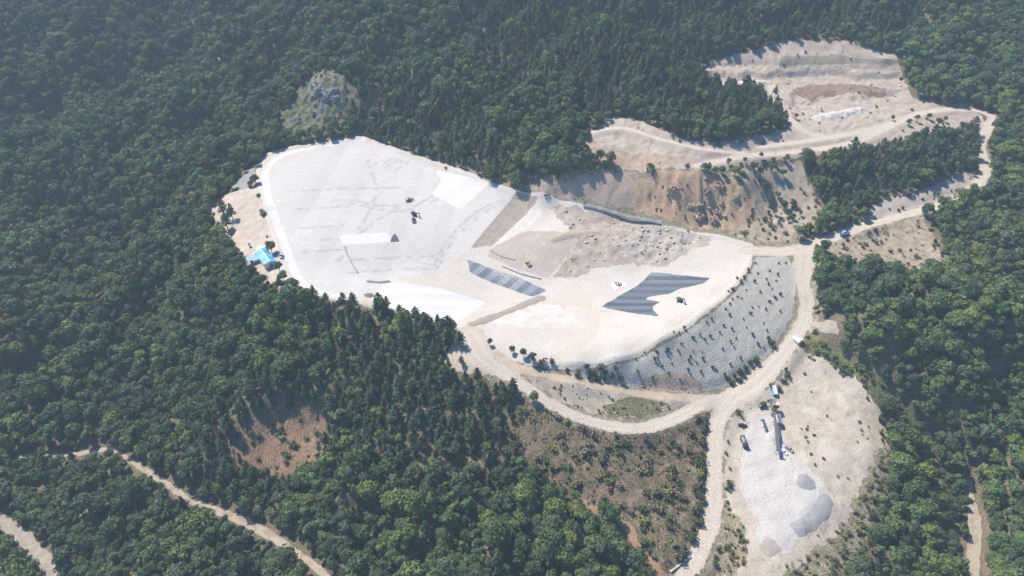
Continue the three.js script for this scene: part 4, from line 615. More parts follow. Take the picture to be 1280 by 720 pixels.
// blue-roofed sheds
function shed(a, b, width, wallH, roofM, wallM, label, open) {
  const dx = b[0] - a[0], dz = b[1] - a[1], L = Math.hypot(dx, dz), cx = (a[0] + b[0]) / 2, cz = (a[1] + b[1]) / 2, g = group('shed', cx, Math.max(ground(...a), ground(...b), ground(cx, cz)) - 0.1, cz, Math.atan2(dx, dz)), hw = width / 2, rise = width * 0.16;
  if (open) for (const x of [-hw + 0.3, hw - 0.3]) for (const z of [-L / 2 + 0.4, 0, L / 2 - 0.4]) part('post', bx(0.2, wallH + 2, 0.2, x, wallH / 2 - 1, z), M.steel, g);
  else {
    part('wall', bx(0.15, wallH + 1.5, L - 0.3, -hw + 0.2, wallH / 2 - 0.75, 0), wallM, g); part('wall', bx(0.15, wallH + 1.5, L - 0.3, hw - 0.2, wallH / 2 - 0.75, 0), wallM, g);
    for (const s of [-1, 1]) { const e = new THREE.Shape([[-hw + 0.3, -1.5], [hw - 0.3, -1.5], [hw - 0.3, wallH], [0, wallH + rise - 0.1], [-hw + 0.3, wallH]].map(p => new THREE.Vector2(...p))), q = new THREE.ExtrudeGeometry(e, { depth: 0.15, bevelEnabled: false }); q.translate(0, 0, s * (L / 2 - 0.3) - 0.075); part('gable_wall', q, wallM, g); }
    part('door', bx(2.4, 2.6, 0.1, 0.4, 1.3, L / 2 - 0.17), M.steel, g);
    for (const z of [-L / 4, 0, L / 4]) part('window', bx(0.08, 0.9, 1.4, hw - 0.1, 1.7, z), M.glass, g);
  }
  const n = Math.max(3, Math.round(L / 3.2)), pl = L / n, slope = Math.atan2(rise, hw);
  for (let k = 0; k < n; k++) for (const s of [-1, 1]) part('roof_panel', bx(Math.hypot(hw, rise) + 0.4, 0.08, pl - 0.12, s * hw / 2, wallH + rise / 2 + 0.1 + (k & 1) * 0.03, -L / 2 + pl * (k + 0.5), 0, 0, -s * slope), k % 3 === 1 ? M.skyDark : roofM, g);
  part('ridge_cap', bx(0.5, 0.14, L, 0, wallH + rise + 0.2, 0), M.white, g);
  return tag(g, label, 'shed');
}
shed(SPOTS.shed_axis[0], SPOTS.shed_axis[1], 8.5, 3.2, M.sky, M.white, 'long shed with a bright turquoise-blue panelled roof');
shed(SPOTS.canopy_axis[0], SPOTS.canopy_axis[1], 6, 2.6, M.skyDark, M.white, 'open-sided canopy with a darker blue roof beside the long shed', true);
{
  const g = on('storage_tent', SPOTS.shed[2], 0.4);
  const t = new THREE.CylinderGeometry(3, 3, 9, 14, 1, true, 0, Math.PI); t.rotateX(Math.PI / 2); t.rotateZ(Math.PI / 2); t.rotateY(0);
  t.computeBoundingBox(); if (t.boundingBox.max.y < 0.5) t.rotateZ(Math.PI);
  part('cover', t, new THREE.MeshStandardMaterial({ color: new THREE.Color().setRGB(0.8, 0.8, 0.78), roughness: 0.8, side: THREE.DoubleSide }), g);
  for (const z of [-4.45, 4.45]) { const s = new THREE.Shape(); s.absarc(0, 0, 2.95, 0, Math.PI); const q = new THREE.ShapeGeometry(s, 12); q.translate(0, 0, z); part('end_cover', q, new THREE.MeshStandardMaterial({ color: new THREE.Color().setRGB(0.75, 0.75, 0.73), roughness: 0.8, side: THREE.DoubleSide }), g); }
  tag(g, 'white arched storage tent behind the long blue-roofed shed', 'tent');
}
{
  const g = on('water_tank', SPOTS.shed[3], 0.5);
  part('tank', cyl(1, 1, 2.4, 0, 2.2, 0, 'y', 18), M.silver, g); part('lid', cyl(0.35, 0.35, 0.2, 0, 3.45, 0), M.blue, g);
  for (const [x, z] of [[-0.7, -0.7], [0.7, -0.7], [-0.7, 0.7], [0.7, 0.7]]) part('leg', bx(0.15, 1.4, 0.15, x, 0.5, z), M.steel, g);
  tag(g, 'small silver water tank on legs in the sandy yard', 'tank');
}
{
  const g = on('hut', SPOTS.hut[0], 0.5);
  part('wall', bx(4, 2.6, 5, 0, 1, 0), M.white, g); for (const s of [-1, 1]) part('roof', bx(2.7, 0.12, 5.6, s * 1.2, 2.75, 0, 0, 0, -s * 0.4), M.lightGrey, g);
  part('door', bx(0.9, 1.9, 0.08, 0.6, 1, 2.53), M.steel, g); part('window', bx(0.9, 0.8, 0.08, -1, 1.4, 2.53), M.glass, g);
  tag(g, 'small pale hut among the bushes beside the valley road', 'hut');
}
// concrete channel along the back of the landfill
{
  const [a, b] = SPOTS.culvert, n = 16, dx = (b[0] - a[0]) / n, dz = (b[1] - a[1]) / n, L = Math.hypot(dx, dz), g = group('concrete_channel');
  const u = mergeGeometries([bx(0.5, 1.5, L - 0.06, -1.4, 0.55, 0), bx(0.5, 1.1, L - 0.06, 1.4, 0.35, 0), bx(2.3, 0.4, L - 0.06, 0, -0.1, 0)]);
  for (let k = 0; k < n; k++) { const x = a[0] + dx * (k + 0.5), z = a[1] + dz * (k + 0.5), m = part('channel_segment', u, k % 3 ? M.concrete : M.lightGrey, g); m.position.set(x, 0.35 * ground(x, z) + 0.65 * mix(ground(...a), ground(...b), (k + 0.5) / n) + 0.5, z); m.rotation.y = Math.atan2(dx, dz); }
  tag(g, 'long grey concrete channel along the back edge of the landfill', 'channel');
}
function pipe(pts, r, m, label, name = 'drain_line') {
  const fine = []; const c0 = new THREE.CatmullRomCurve3(pts.map(p => vec(p[0], 0, p[1])));
  for (let k = 0; k <= 16; k++) { const p = c0.getPoint(k / 16); fine.push(vec(p.x, ground(p.x, p.z) + r * 0.7, p.z)); }
  const o = new THREE.Mesh(new THREE.TubeGeometry(new THREE.CatmullRomCurve3(fine), 48, r, 8), m); o.name = numbered(name); o.castShadow = o.receiveShadow = true; scene.add(o);
  return tag(o, label, 'pipe');
}
pipe(SPOTS.pipe_a, 0.4, M.grey, 'short curved grey pipe above the bulldozer pad');
pipe(SPOTS.pipe_b, 0.5, M.grey, 'longer curved grey pipe between the pad and the narrow black membrane');
pipe(SPOTS.ditch, 0.55, M.steel, 'dark tube in place of an open trench from the end of the white blanket strip');  // no pipe here: a dark tube drawn where an open trench runs
{
  const [x, z] = SPOTS.slab[0], g = on('concrete_slab', SPOTS.slab[0], 0.5);
  const sl = part('slab', bx(10, 0.4, 7, 0, 0.15, 0), paint(0.75, 0.75, 0.72, 0.9), g); part('edge_beam', mergeGeometries([bx(10.2, 0.3, 0.3, 0, 0.5, -3.4), bx(0.3, 0.3, 6.6, -4.9, 0.5, 0)]), M.white, sl);
  tag(g, 'white concrete slab between the two black membranes', 'slab');
  [[-1.6, -1, 0.2], [0.2, -1.2, 0.3], [1.9, -0.8, 0.1], [0.4, 1.1, 1.2]].forEach(([ox, oz, t], i) => { const r = group('membrane_roll', x + ox, ground(x, z) + 0.85, z + oz, t); part('roll', cyl(0.5, 0.5, i === 3 ? 1.6 : 2.8, 0, 0, 0, 'z', 14), M.dark, r); part('core_tube', cyl(0.14, 0.14, i === 3 ? 1.9 : 3.1, 0, 0, 0, 'z', 8), M.lightGrey, r); tag(r, i === 3 ? 'short black membrane roll lying across on the white slab' : 'long black membrane roll lying on the white slab', 'roll', i === 3 ? undefined : 'black rolls on the white slab'); });
}
{
  const [a, b] = SPOTS.kerb, n = 7, g = group('stone_barrier');
  for (let k = 0; k < n; k++) { const t = (k + 0.5) / n, x = mix(a[0], b[0], t), z = mix(a[1], b[1], t), L = Math.hypot(b[0] - a[0], b[1] - a[1]) / n; const m = part('block', side([[-L / 2 + 0.1, -0.4], [L / 2 - 0.1, -0.4], [L / 2 - 0.15, 0.8], [-L / 2 + 0.15, 0.8]], 0.9), k & 1 ? M.concrete : M.lightGrey, g); m.position.set(x, ground(x, z), z); m.rotation.y = Math.atan2(b[0] - a[0], b[1] - a[1]) + rr(-0.06, 0.06); }
  tag(g, 'low barrier of concrete blocks at the outer edge of the valley road', 'barrier');
}
// heaps of gravel and soil; a few dark ones stand in for shaded pits
const texHeap = grain(256, 8, 0.25, 0, 0.1);
function heap(name, pts, r, h, colour, label, category) {           // a ridge of loose material along pts
  const S = 28, T = Math.max(10, pts.length * 6), P = [], I = [], U = [];
  const line = pts.length > 1 ? new THREE.CatmullRomCurve3(pts.map(p => vec(p[0], 0, p[1]))) : null;
  const b = bounds(pts, r + 1), nx = Math.ceil((b[1] - b[0]) / 0.6), nz = Math.ceil((b[3] - b[2]) / 0.6), idx = new Map();
  const seg = line ? line.getPoints(24).map(p => [p.x, p.z, 1]) : null;
  const dist = (x, z) => seg ? lineNear(seg, x, z)[0] : Math.hypot(x - pts[0][0], z - pts[0][1]);
  const vert = (i, j) => { const k = j * (nx + 1) + i; if (idx.has(k)) return idx.get(k); const x = b[0] + i * 0.6, z = b[2] + j * 0.6, d = dist(x, z) / (r * (1 + 0.22 * noiseB(x / 9, z / 9) + 0.06 * noiseC(x / 3, z / 3))); const y = ground(x, z) + (d < 1 ? h * (1 - d) * (1 - 0.25 * Math.exp(-d * d * 12)) + 0.12 * h * noiseC(x / 5, z / 5) * (1 - d) * d * 2 + 0.18 * noiseC(x / 1.6, z / 1.6) * (1 - d) : -0.5 * (d - 1) * r) + 0.03; idx.set(k, P.length / 3); P.push(x, y, z); U.push(x / 6, z / 6); return P.length / 3 - 1; };
  for (let j = 0; j < nz; j++) for (let i = 0; i < nx; i++) { const x = b[0] + (i + 0.5) * 0.6, z = b[2] + (j + 0.5) * 0.6; if (dist(x, z) > r * 1.25) continue; const q = [vert(i, j), vert(i, j + 1), vert(i + 1, j + 1), vert(i + 1, j)]; I.push(q[0], q[1], q[2], q[0], q[2], q[3]); }
  const g = new THREE.BufferGeometry(); g.setAttribute('position', new THREE.Float32BufferAttribute(P, 3)); g.setAttribute('uv', new THREE.Float32BufferAttribute(U, 2)); g.setIndex(I); g.computeVertexNormals();
  const o = new THREE.Mesh(g, new THREE.MeshStandardMaterial({ color: new THREE.Color().setRGB(...colour), map: texHeap, bumpMap: texHeap, bumpScale: 0.15, roughness: 1 })); o.name = numbered(name); o.castShadow = o.receiveShadow = true; scene.add(o);
  return tag(o, label, category);
}
const PL = SPOTS.pile;
heap('gravel_heap', [PL[0]], 5, 1.8, [0.4, 0.4, 0.4], 'grey cone of fine gravel on the pale gravel yard', 'gravel heap');
heap('gravel_heap', [PL[1], PL[2], PL[3]], 4.5, 1.1, [0.42, 0.42, 0.42], 'long curved grey gravel bank along the yard edge', 'gravel heap');
heap('gravel_heap', [PL[4]], 5, 0.7, [0.55, 0.48, 0.41], 'low brownish sand heap at the end of the gravel yard', 'gravel heap');
heap('gravel_heap', [PL[5]], 4, 1.8, [0.7, 0.69, 0.66], 'small white heap beside the long conveyor', 'gravel heap');
heap('soil_and_shade_mound', [SPOTS.shaded_pits[0]], 3.2, 1.1, [0.25, 0.22, 0.19], 'small dark mound standing in for a shaded pit at the front corner of the liner', 'mound');  // dark colour stands in for the shade of a low pit
heap('soil_and_shade_mound', SPOTS.pit_shade_ridge, 2.2, 0.9, [0.3, 0.27, 0.24], 'narrow dark ridge standing in for pit shade beside the many-strip white liner', 'mound');  // shadow of a second pit, put into a dark ridge
heap('spoil_bank', SPOTS.berm_a, 5, 3, [0.74, 0.7, 0.64], 'pale spoil bank at the left end of the upper quarry bench', 'spoil bank');
heap('spoil_bank', SPOTS.berm_b, 6, 3.4, [0.72, 0.69, 0.63], 'pale spoil bank in the middle of the quarry floor', 'spoil bank');
heap('soil_and_shade_mound', SPOTS.ditch_line_ridge, 4, 0.8, [0.42, 0.37, 0.31], 'long low ridge standing in for a dark ditch line between basin floor and white cell', 'mound');  // added ridge in place of a dark ditch line; no ditch is cut
heap('soil_and_shade_mound', SPOTS.berm_e, 4, 1.5, [0.55, 0.47, 0.38], 'curved soil ridge across the rough fill ground', 'mound');

// rocks
function rockShape(detail, rough, seedv) {
  const g = new THREE.IcosahedronGeometry(1, detail), p = g.attributes.position;
  for (let k = 0; k < p.count; k++) { const v = vec(p.getX(k), p.getY(k), p.getZ(k)), d = 1 + rough * noise3(v.x * 1.3 + seedv, v.y * 1.3, v.z * 1.3) + rough * 0.5 * noise3(v.x * 3.1, v.y * 3.1 + seedv, v.z * 3.1); v.multiplyScalar(d); v.y *= 0.75; p.setXYZ(k, v.x, v.y, v.z); }
  g.computeVertexNormals(); return g;
}
const ROCKS = [1, 2, 3, 4].map(k => rockShape(1, 0.35, k * 9.7)), CRAGS = [1, 2, 3].map(k => rockShape(3, 0.42, k * 5.3));
const stone = (r, g, b) => new THREE.MeshStandardMaterial({ color: new THREE.Color().setRGB(r, g, b), map: texRock, roughness: 1 });
const STONES = [stone(0.62, 0.55, 0.46), stone(0.55, 0.51, 0.46), stone(0.68, 0.61, 0.52)], BROWN = [stone(0.42, 0.31, 0.22), stone(0.32, 0.26, 0.21), stone(0.48, 0.37, 0.27)], GREYS = [stone(0.34, 0.34, 0.33), stone(0.27, 0.27, 0.26)];
function rock(name, geo, m, x, z, s, sink, label, category, grp, sy = 1) { const o = new THREE.Mesh(geo, m); o.name = numbered(name); o.position.set(x, ground(x, z) + s * sink, z); o.rotation.set(rr(-0.3, 0.3), rr(0, 6), rr(-0.3, 0.3)); o.scale.set(s * rr(0.8, 1.2), s * sy, s * rr(0.8, 1.2)); o.castShadow = o.receiveShadow = true; scene.add(o); return tag(o, label, category, grp); }
function rocksIn(area, n, s0, s1, mats, name, label, grp, keep = () => true) {
  const b = bounds(AREAS[area], 0); let k = 0, guard = 0;
  while (k < n && guard++ < n * 60) { const x = rr(b[0], b[1]), z = rr(b[2], b[3]); if (polySdf(AREAS[area], x, z) > -1 || !keep(x, z)) continue; rock(name, ROCKS[k % 4], mats[k % mats.length], x, z, s0 + (s1 - s0) * rnd() ** 3, 0.25, label, 'boulder', grp); k++; }
}
const clear = (x, z) => { for (const k in LINES) if (within(LINE_BOX[k], x, z)) { const q = lineNear(LINES[k], x, z); if (q[0] - q[1] < 1) return false; } return true; };
rocksIn('rubble', 150, 0.3, 1.6, STONES, 'boulder', 'pale broken boulder in the rubble field below the rock face', 'boulders in the rubble field', clear);
rocksIn('rough_fill', 50, 0.4, 1.5, STONES, 'fill_boulder', 'boulder on the rough beige fill ground', 'boulders on the rough fill', (x, z) => clear(x, z) && polySdf(AREAS.rubble, x, z) > 1);
rocksIn('quarry', 90, 0.5, 1.7, STONES, 'quarry_boulder', 'loose pale boulder on the quarry benches', 'boulders in the quarry', clear);
rocksIn('outcrop', 16, 0.6, 1.8, BROWN, 'cliff_boulder', 'brown boulder on the steep rock face', 'boulders on the rock face');
rocksIn('soil_heap', 20, 0.4, 1.0, BROWN, 'heap_boulder', 'reddish stone on the soil heap at the dam foot', 'stones on the reddish soil heap');
rocksIn('triangle_field', 30, 0.3, 0.8, STONES, 'verge_stone', 'stone on the dry ground between the service roads', 'stones between the service roads', clear);
{
  const b = bounds(AREAS.outcrop, 0); let k = 0, guard = 0;
  while (k < 9 && guard++ < 900) { const x = rr(b[0], b[1]), z = rr(b[2], b[3]); if (polySdf(AREAS.outcrop, x, z) > -4) continue; const s = rr(2.5, 5); rock('rock_crag', CRAGS[k % 3], BROWN[k % 3], x, z, s, -0.2, 'brown craggy rock mass jutting from the rock face', 'rock', 'crags of the brown rock face', rr(1, 1.5)); k++; }
  for (const [x, z] of SPOTS.scree_crag) rock('rock_crag', CRAGS[k++ % 3], GREYS[k & 1], x, z, rr(3, 5.5), -0.3, 'grey crag at the top of the scree slope', 'rock', 'crags above the scree', rr(1.1, 1.6));
}

// ------------------------------------------------------------------ trees: crowns of many small leaf faces on limbs
const pushCard = (P, N, K, c, n, up, w, h, col) => {          // a small leaf spray: a bent diamond
  const a = new THREE.Vector3().crossVectors(n, up); if (a.lengthSq() < 1e-4) a.set(1, 0, 0); a.normalize();
  const b = new THREE.Vector3().crossVectors(a, n).normalize();
  const q = [c.clone().addScaledVector(b, -h), c.clone().addScaledVector(a, w).addScaledVector(n, -0.25 * w), c.clone().addScaledVector(b, h), c.clone().addScaledVector(a, -w).addScaledVector(n, -0.25 * w)];
  for (const t of [[0, 1, 2], [0, 2, 3]]) {
    const e = new THREE.Vector3().crossVectors(q[t[1]].clone().sub(q[t[0]]), q[t[2]].clone().sub(q[t[0]])).normalize();
    for (const k of t) { P.push(q[k].x, q[k].y, q[k].z); N.push(e.x, e.y, e.z); K.push(...col); }
  }
};
const toGeometry = (P, N, K) => { const g = new THREE.BufferGeometry(); g.setAttribute('position', new THREE.Float32BufferAttribute(P, 3)); g.setAttribute('normal', new THREE.Float32BufferAttribute(N, 3)); g.setAttribute('color', new THREE.Float32BufferAttribute(K, 3)); return g; };
const randDir = () => { const z = rr(-1, 1), a = rr(0, 6.283), r = Math.sqrt(1 - z * z); return new THREE.Vector3(r * Math.cos(a), z, r * Math.sin(a)); };
function limb(from, to, r0, r1) {
  const d = to.clone().sub(from), g = new THREE.CylinderGeometry(r1, r0, d.length(), 5, 1, true);
  g.applyQuaternion(new THREE.Quaternion().setFromUnitVectors(new THREE.Vector3(0, 1, 0), d.clone().normalize()));
  g.translate((from.x + to.x) / 2, (from.y + to.y) / 2, (from.z + to.z) / 2);
  const n = g.attributes.position.count, c = new Float32Array(n * 3); for (let k = 0; k < n; k++) c.set([1, 1, 1], k * 3);
  g.setAttribute('color', new THREE.BufferAttribute(c, 3)); g.deleteAttribute('uv');
  return g.toNonIndexed();
}
const V3 = (x, y, z) => new THREE.Vector3(x, y, z);
// sizes in metres for a tree of crown radius R and height H
function broadleafModel(R, H, lobes, cards, size = 0.5) {
  const P = [], N = [], K = [], wood = [], base = H * 0.3;
  const centres = [];
  for (let k = 0; k < lobes; k++) {
    const t = k / lobes, y = base + (H - base) * (0.22 + 0.6 * rnd() * (1 - 0.2 * t)), a = k * 2.4 + rr(-0.5, 0.5), reach = R * (k === 0 ? 0 : rr(0.35, 0.68)) * Math.sqrt(clamp(1.25 - (y - base) / (H - base)));
    centres.push([V3(Math.cos(a) * reach, k === 0 ? base + (H - base) * 0.72 : y, Math.sin(a) * reach), R * rr(0.36, 0.52), rr(0.8, 1.2)]);
  }
  for (let k = 0; k < cards; k++) {
    const [c, r, tone] = centres[k % lobes], d = randDir(); if (d.y < -0.35) d.y *= -0.6, d.normalize();
    const p = c.clone().addScaledVector(d, r * (0.8 + 0.28 * Math.abs(rr(-1, 1)))); p.y = c.y + (p.y - c.y) * 0.85;
    const n = d.clone().addScaledVector(randDir(), 0.65).normalize(), s = size * rr(0.65, 1.25), v = tone * rr(0.75, 1.25);
    pushCard(P, N, K, p, n, randDir(), s * 0.8, s, [v, v * rr(0.95, 1.05), v * rr(0.85, 1.05)]);
  }
  wood.push(limb(V3(0, -0.6, 0), V3(0, H * 0.55, 0), R * 0.075, R * 0.04));
  for (const [c] of centres) wood.push(limb(V3(0, base * rr(0.7, 1.3), 0), c, R * 0.035, R * 0.012));
  return [toGeometry(P, N, K), mergeGeometries(wood)];
}
function pineModel(R, H, tiers, cards, pointed) {
  const P = [], N = [], K = [], wood = [limb(V3(0, -0.6, 0), V3(0, H * 0.96, 0), R * 0.1, R * 0.02)], base = H * rr(0.22, 0.32);
  const boughs = [];
  for (let t = 0; t < tiers; t++) {
    const f = t / (tiers - 1), y = base + (H - base) * (0.06 + 0.9 * f), reach = R * (pointed ? Math.pow(1 - f, 0.75) + 0.1 : Math.sqrt(clamp(1.05 - f * f)) * rr(0.75, 1.05)), n = Math.max(3, Math.round(7 - 3.5 * f));
    for (let k = 0; k < n; k++) { const a = k / n * 6.283 + t * 1.1 + rr(-0.35, 0.35), l = reach * rr(0.7, 1.1); boughs.push([V3(0, y - 0.1, 0), V3(Math.cos(a) * l, y + rr(-0.1, 0.25) * l - 0.05, Math.sin(a) * l), rr(0.8, 1.2)]); }
  }
  for (const [a, b] of boughs) if (rnd() < 0.4) wood.push(limb(a, b, R * 0.03, R * 0.008));
  for (let k = 0; k < cards; k++) {
    const [a, b, tone] = boughs[k % boughs.length], s = Math.sqrt(rr(0.08, 1)), p = a.clone().lerp(b, s), out = V3(b.x - a.x, 0, b.z - a.z).normalize(), w = a.distanceTo(b);
    p.x += rr(-0.2, 0.2) * w; p.z += rr(-0.2, 0.2) * w; p.y += rr(-0.2, 0.35);
    const n = V3(0, 0.75, 0).addScaledVector(out, 0.75).addScaledVector(randDir(), 0.6).normalize(), z = rr(0.34, 0.62), v = tone * rr(0.75, 1.25);
    pushCard(P, N, K, p, n, out, z * 0.6, z * 1.1, [v, v, v * rr(0.9, 1.1)]);
  }
  return [toGeometry(P, N, K), mergeGeometries(wood)];
}
function bushModel(R, H, cards, size) {
  const P = [], N = [], K = [], wood = [], c = [];
  for (let k = 0; k < 5; k++) { const a = k * 1.256 + rr(-0.4, 0.4), l = k ? R * rr(0.3, 0.55) : 0; c.push([V3(Math.cos(a) * l, H * rr(0.4, 0.62), Math.sin(a) * l), R * rr(0.4, 0.58)]); }
  for (const [q] of c) wood.push(limb(V3(0, -0.2, 0), q, R * 0.05, R * 0.02));
  for (let k = 0; k < cards; k++) { const [q, r] = c[k % 5], d = randDir(), p = q.clone().addScaledVector(d, r * rr(0.7, 1.1)); p.y = Math.max(0.05, p.y); const v = rr(0.7, 1.3), s = size * rr(0.7, 1.2); pushCard(P, N, K, p, d.addScaledVector(randDir(), 0.7).normalize(), randDir(), s * 0.75, s, [v, v, v * rr(0.85, 1.1)]); }
  return [toGeometry(P, N, K), mergeGeometries(wood)];
}
const leaf = (r, g, b) => new THREE.MeshStandardMaterial({ color: new THREE.Color().setRGB(r, g, b), vertexColors: true, side: THREE.DoubleSide, roughness: 0.75 });
const BARK = new THREE.MeshStandardMaterial({ color: new THREE.Color().setRGB(0.13, 0.1, 0.075), vertexColors: true, roughness: 1 });
const LEAF_TONES = [[0.068, 0.118, 0.04], [0.082, 0.134, 0.042], [0.058, 0.1, 0.04], [0.1, 0.152, 0.04], [0.082, 0.116, 0.056], [0.052, 0.086, 0.036], [0.13, 0.172, 0.038]];
const PINE_TONES = [[0.05, 0.086, 0.04], [0.06, 0.098, 0.042], [0.042, 0.074, 0.037], [0.068, 0.108, 0.045]];
const LEAF_MATS = LEAF_TONES.map(t => leaf(...t)), PINE_MATS = PINE_TONES.map(t => leaf(...t));
const BROAD = [[4.3, 10.5, 13], [4.0, 9.5, 11], [4.6, 11, 15], [3.6, 9.5, 10], [4.2, 8.8, 12], [5.4, 11.5, 18], [3.1, 10.8, 9]].map(([R, H, l]) => broadleafModel(R, H, l, 620 + 22 * l));
const PINES = [[3.1, 12.5, 9, true], [3.5, 11.5, 8, false], [3.3, 12, 9, false], [3.7, 11, 8, false]].map(([R, H, t, p]) => pineModel(R, H, t, 700, p));
const BUSHES = [[1.5, 1.7], [1.3, 2.1], [1.8, 1.6]].map(([R, H]) => bushModel(R, H, 130, 0.3));

function inWood(name, x, z) { return polySdf(WOODS[name], x, z); }
const camRange = (x, y, z) => Math.hypot(x, y - 300, z);
function inFrame(x, y, z, m = 0) {                             // is this point in the camera's field of view
  const c = Math.cos(36 * Math.PI / 180), s = Math.sin(36 * Math.PI / 180), dy = y - 300, f = -z * c - dy * s, u = dy * c - z * s;
  const ty = Math.tan(21 * Math.PI / 180);
  return f > 0 && Math.abs(x / f) < ty * 16 / 9 + m && Math.abs(u / f) < ty + m;
}
const cands = { broad: [], pine: [] };
const pineNames = ['pine_slope', 'pine_hill', 'pine_back', 'pine_tongue', 'pine_ravine'];
for (let gz = -1040; gz < -120; gz += 4.9) for (let gx = -980; gx < 980; gx += 4.9) {
  const x = gx + rr(-2.3, 2.3), z = gz + rr(-2.3, 2.3), u = rnd(), v = rnd(), w = rnd(), q = rnd();
  if (Math.abs(x) > 0.82 * -z + 130) continue;
  const o = openness(x, z);
  const ft = within(LINE_BOX.forest_track, x, z) ? (q => q[0] - q[1])(lineNear(LINES.forest_track, x, z)) : 9, gt = within(LINE_BOX.glen_track, x, z) ? (q => q[0] - q[1])(lineNear(LINES.glen_track, x, z)) : 9;
  if (ft < 2.4 || gt < 3 || o < 0.9 || inWood('works', x, z) < 0 || inWood('cliff_foot', x, z) < 0) continue;
  let pd = 1e9; for (const n of pineNames) pd = Math.min(pd, inWood(n, x, z));
  const isPine = u < 0.8 * smooth(14, -8, pd + 9 * noiseA(x / 40, z / 40)) + 0.04;
  const stand = fbm(x, z, 90), s = (0.68 + 0.75 * v * v * v) * (1.08 + 0.2 * stand);
  if (!isPine && w < 0.05) continue;
  const y = ground(x, z), k = isPine ? s * 0.88 : s;
  const edge = o < 5 ? 0.72 + 0.06 * o : 1;
  let bright = stand + 0.5 * noiseC(x / 17, z / 17); if (inWood('leaf_bright', x, z) < 0) bright += 0.6;
  (isPine ? cands.pine : cands.broad).push({ x, y, z, s: k * edge, a: q * 6.283, bright, q, r: camRange(x, y, z), near: inFrame(x, y + 8, z, -0.004) });
}
console.log('trees', cands.broad.length, cands.pine.length);
// the nearest of each kind stand as trees of their own
function treeThing(name, model, mat, x, y, z, s, turn, label, category, grp) {
  const g = group(name, x, y, z, turn); g.scale.setScalar(s);
  part('trunk', model[1], BARK, g); part('crown', model[0], mat, g);
  return tag(g, label, category, grp);
}
const pickTone = (tones, c) => Math.min(tones.length - 1, Math.floor(clamp(0.5 + 0.55 * c.bright + (c.q - 0.5) * 0.8, 0, 0.999) * tones.length));
const LEAF_ORDER = [5, 2, 4, 0, 1, 3, 6], PINE_ORDER = [2, 0, 1, 3];
const forest = new THREE.Group(); forest.name = 'broadleaf_woodland'; tag(forest, 'dense green broadleaf woodland covering the valley sides and hills', 'woodland'); forest.userData.kind = 'stuff';
const pinewood = new THREE.Group(); pinewood.name = 'pine_woodland'; tag(pinewood, 'dark pine woodland on the slopes around the landfill', 'woodland'); pinewood.userData.kind = 'stuff';
scene.add(forest, pinewood);
const toneWord = c => { const k = clamp(0.5 + 0.55 * c.bright + (c.q - 0.5) * 0.6, 0, 0.999); return k < 0.36 ? 'dark green' : k < 0.64 ? 'mid-green' : 'bright green'; };
function where(x, z) {                                         // which wood a near tree stands in, and beside what
  const near = (k, m) => (LINES[k] ? (q => q[0] - q[1])(lineNear(LINES[k], x, z)) : polySdf(AREAS[k], x, z)) < m;
  if (near('glen_track', 9)) return ['beside the short track in the valley', 'beside the valley track'];
  if (near('stream', 9)) return ['along the narrow water channel', 'along the water channel'];
  if (near('plant_hill', 12)) return ['at the foot of the pale plant hill', 'at the foot of the plant hill'];
  if (near('clearing', 9)) return ['round the edge of the brown clearing', 'round the clearing'];
  if (near('pine_floor_patch', 7)) return ['beside the small brown gap in the wood', 'beside the small gap'];
  if (near('red_track_patch', 9)) return ['beside the reddish dirt strip', 'beside the reddish strip'];
  if (near('scrub_slope', 10)) return ['at the edge of the brown scrub slope', 'at the edge of the scrub slope'];
  if (near('lowland_road', 10)) return ['bordering the wide dirt road', 'bordering the wide dirt road'];
  if (near('forest_track', 7)) return ['lining the narrow forest track', 'lining the forest track'];
  if (near('landfill', 14) || near('junction_yard', 12)) return ['along the front edge of the landfill', 'along the landfill front'];
  if (x > LINES.valley_road.at(-10)[0] + 12) return ['inside the valley wood beyond the plant hill', 'inside the valley wood'];
  const l = LINES.forest_track; let zl = x < l[0][0] ? l[0][1] : null; for (let i = 1; i < l.length; i++) if (x >= l[i - 1][0] && x < l[i][0]) zl = l[i][1];
  if (zl !== null && z > zl) return ['inside the wood between the two lower tracks', 'between the two lower tracks'];
  if (inWood('pine_slope', x, z) < 0) return ['inside the pine stand under the landfill', 'inside the pine stand'];
  return ['on the broad slope above the narrow forest track', 'on the slope above the forest track'];
}
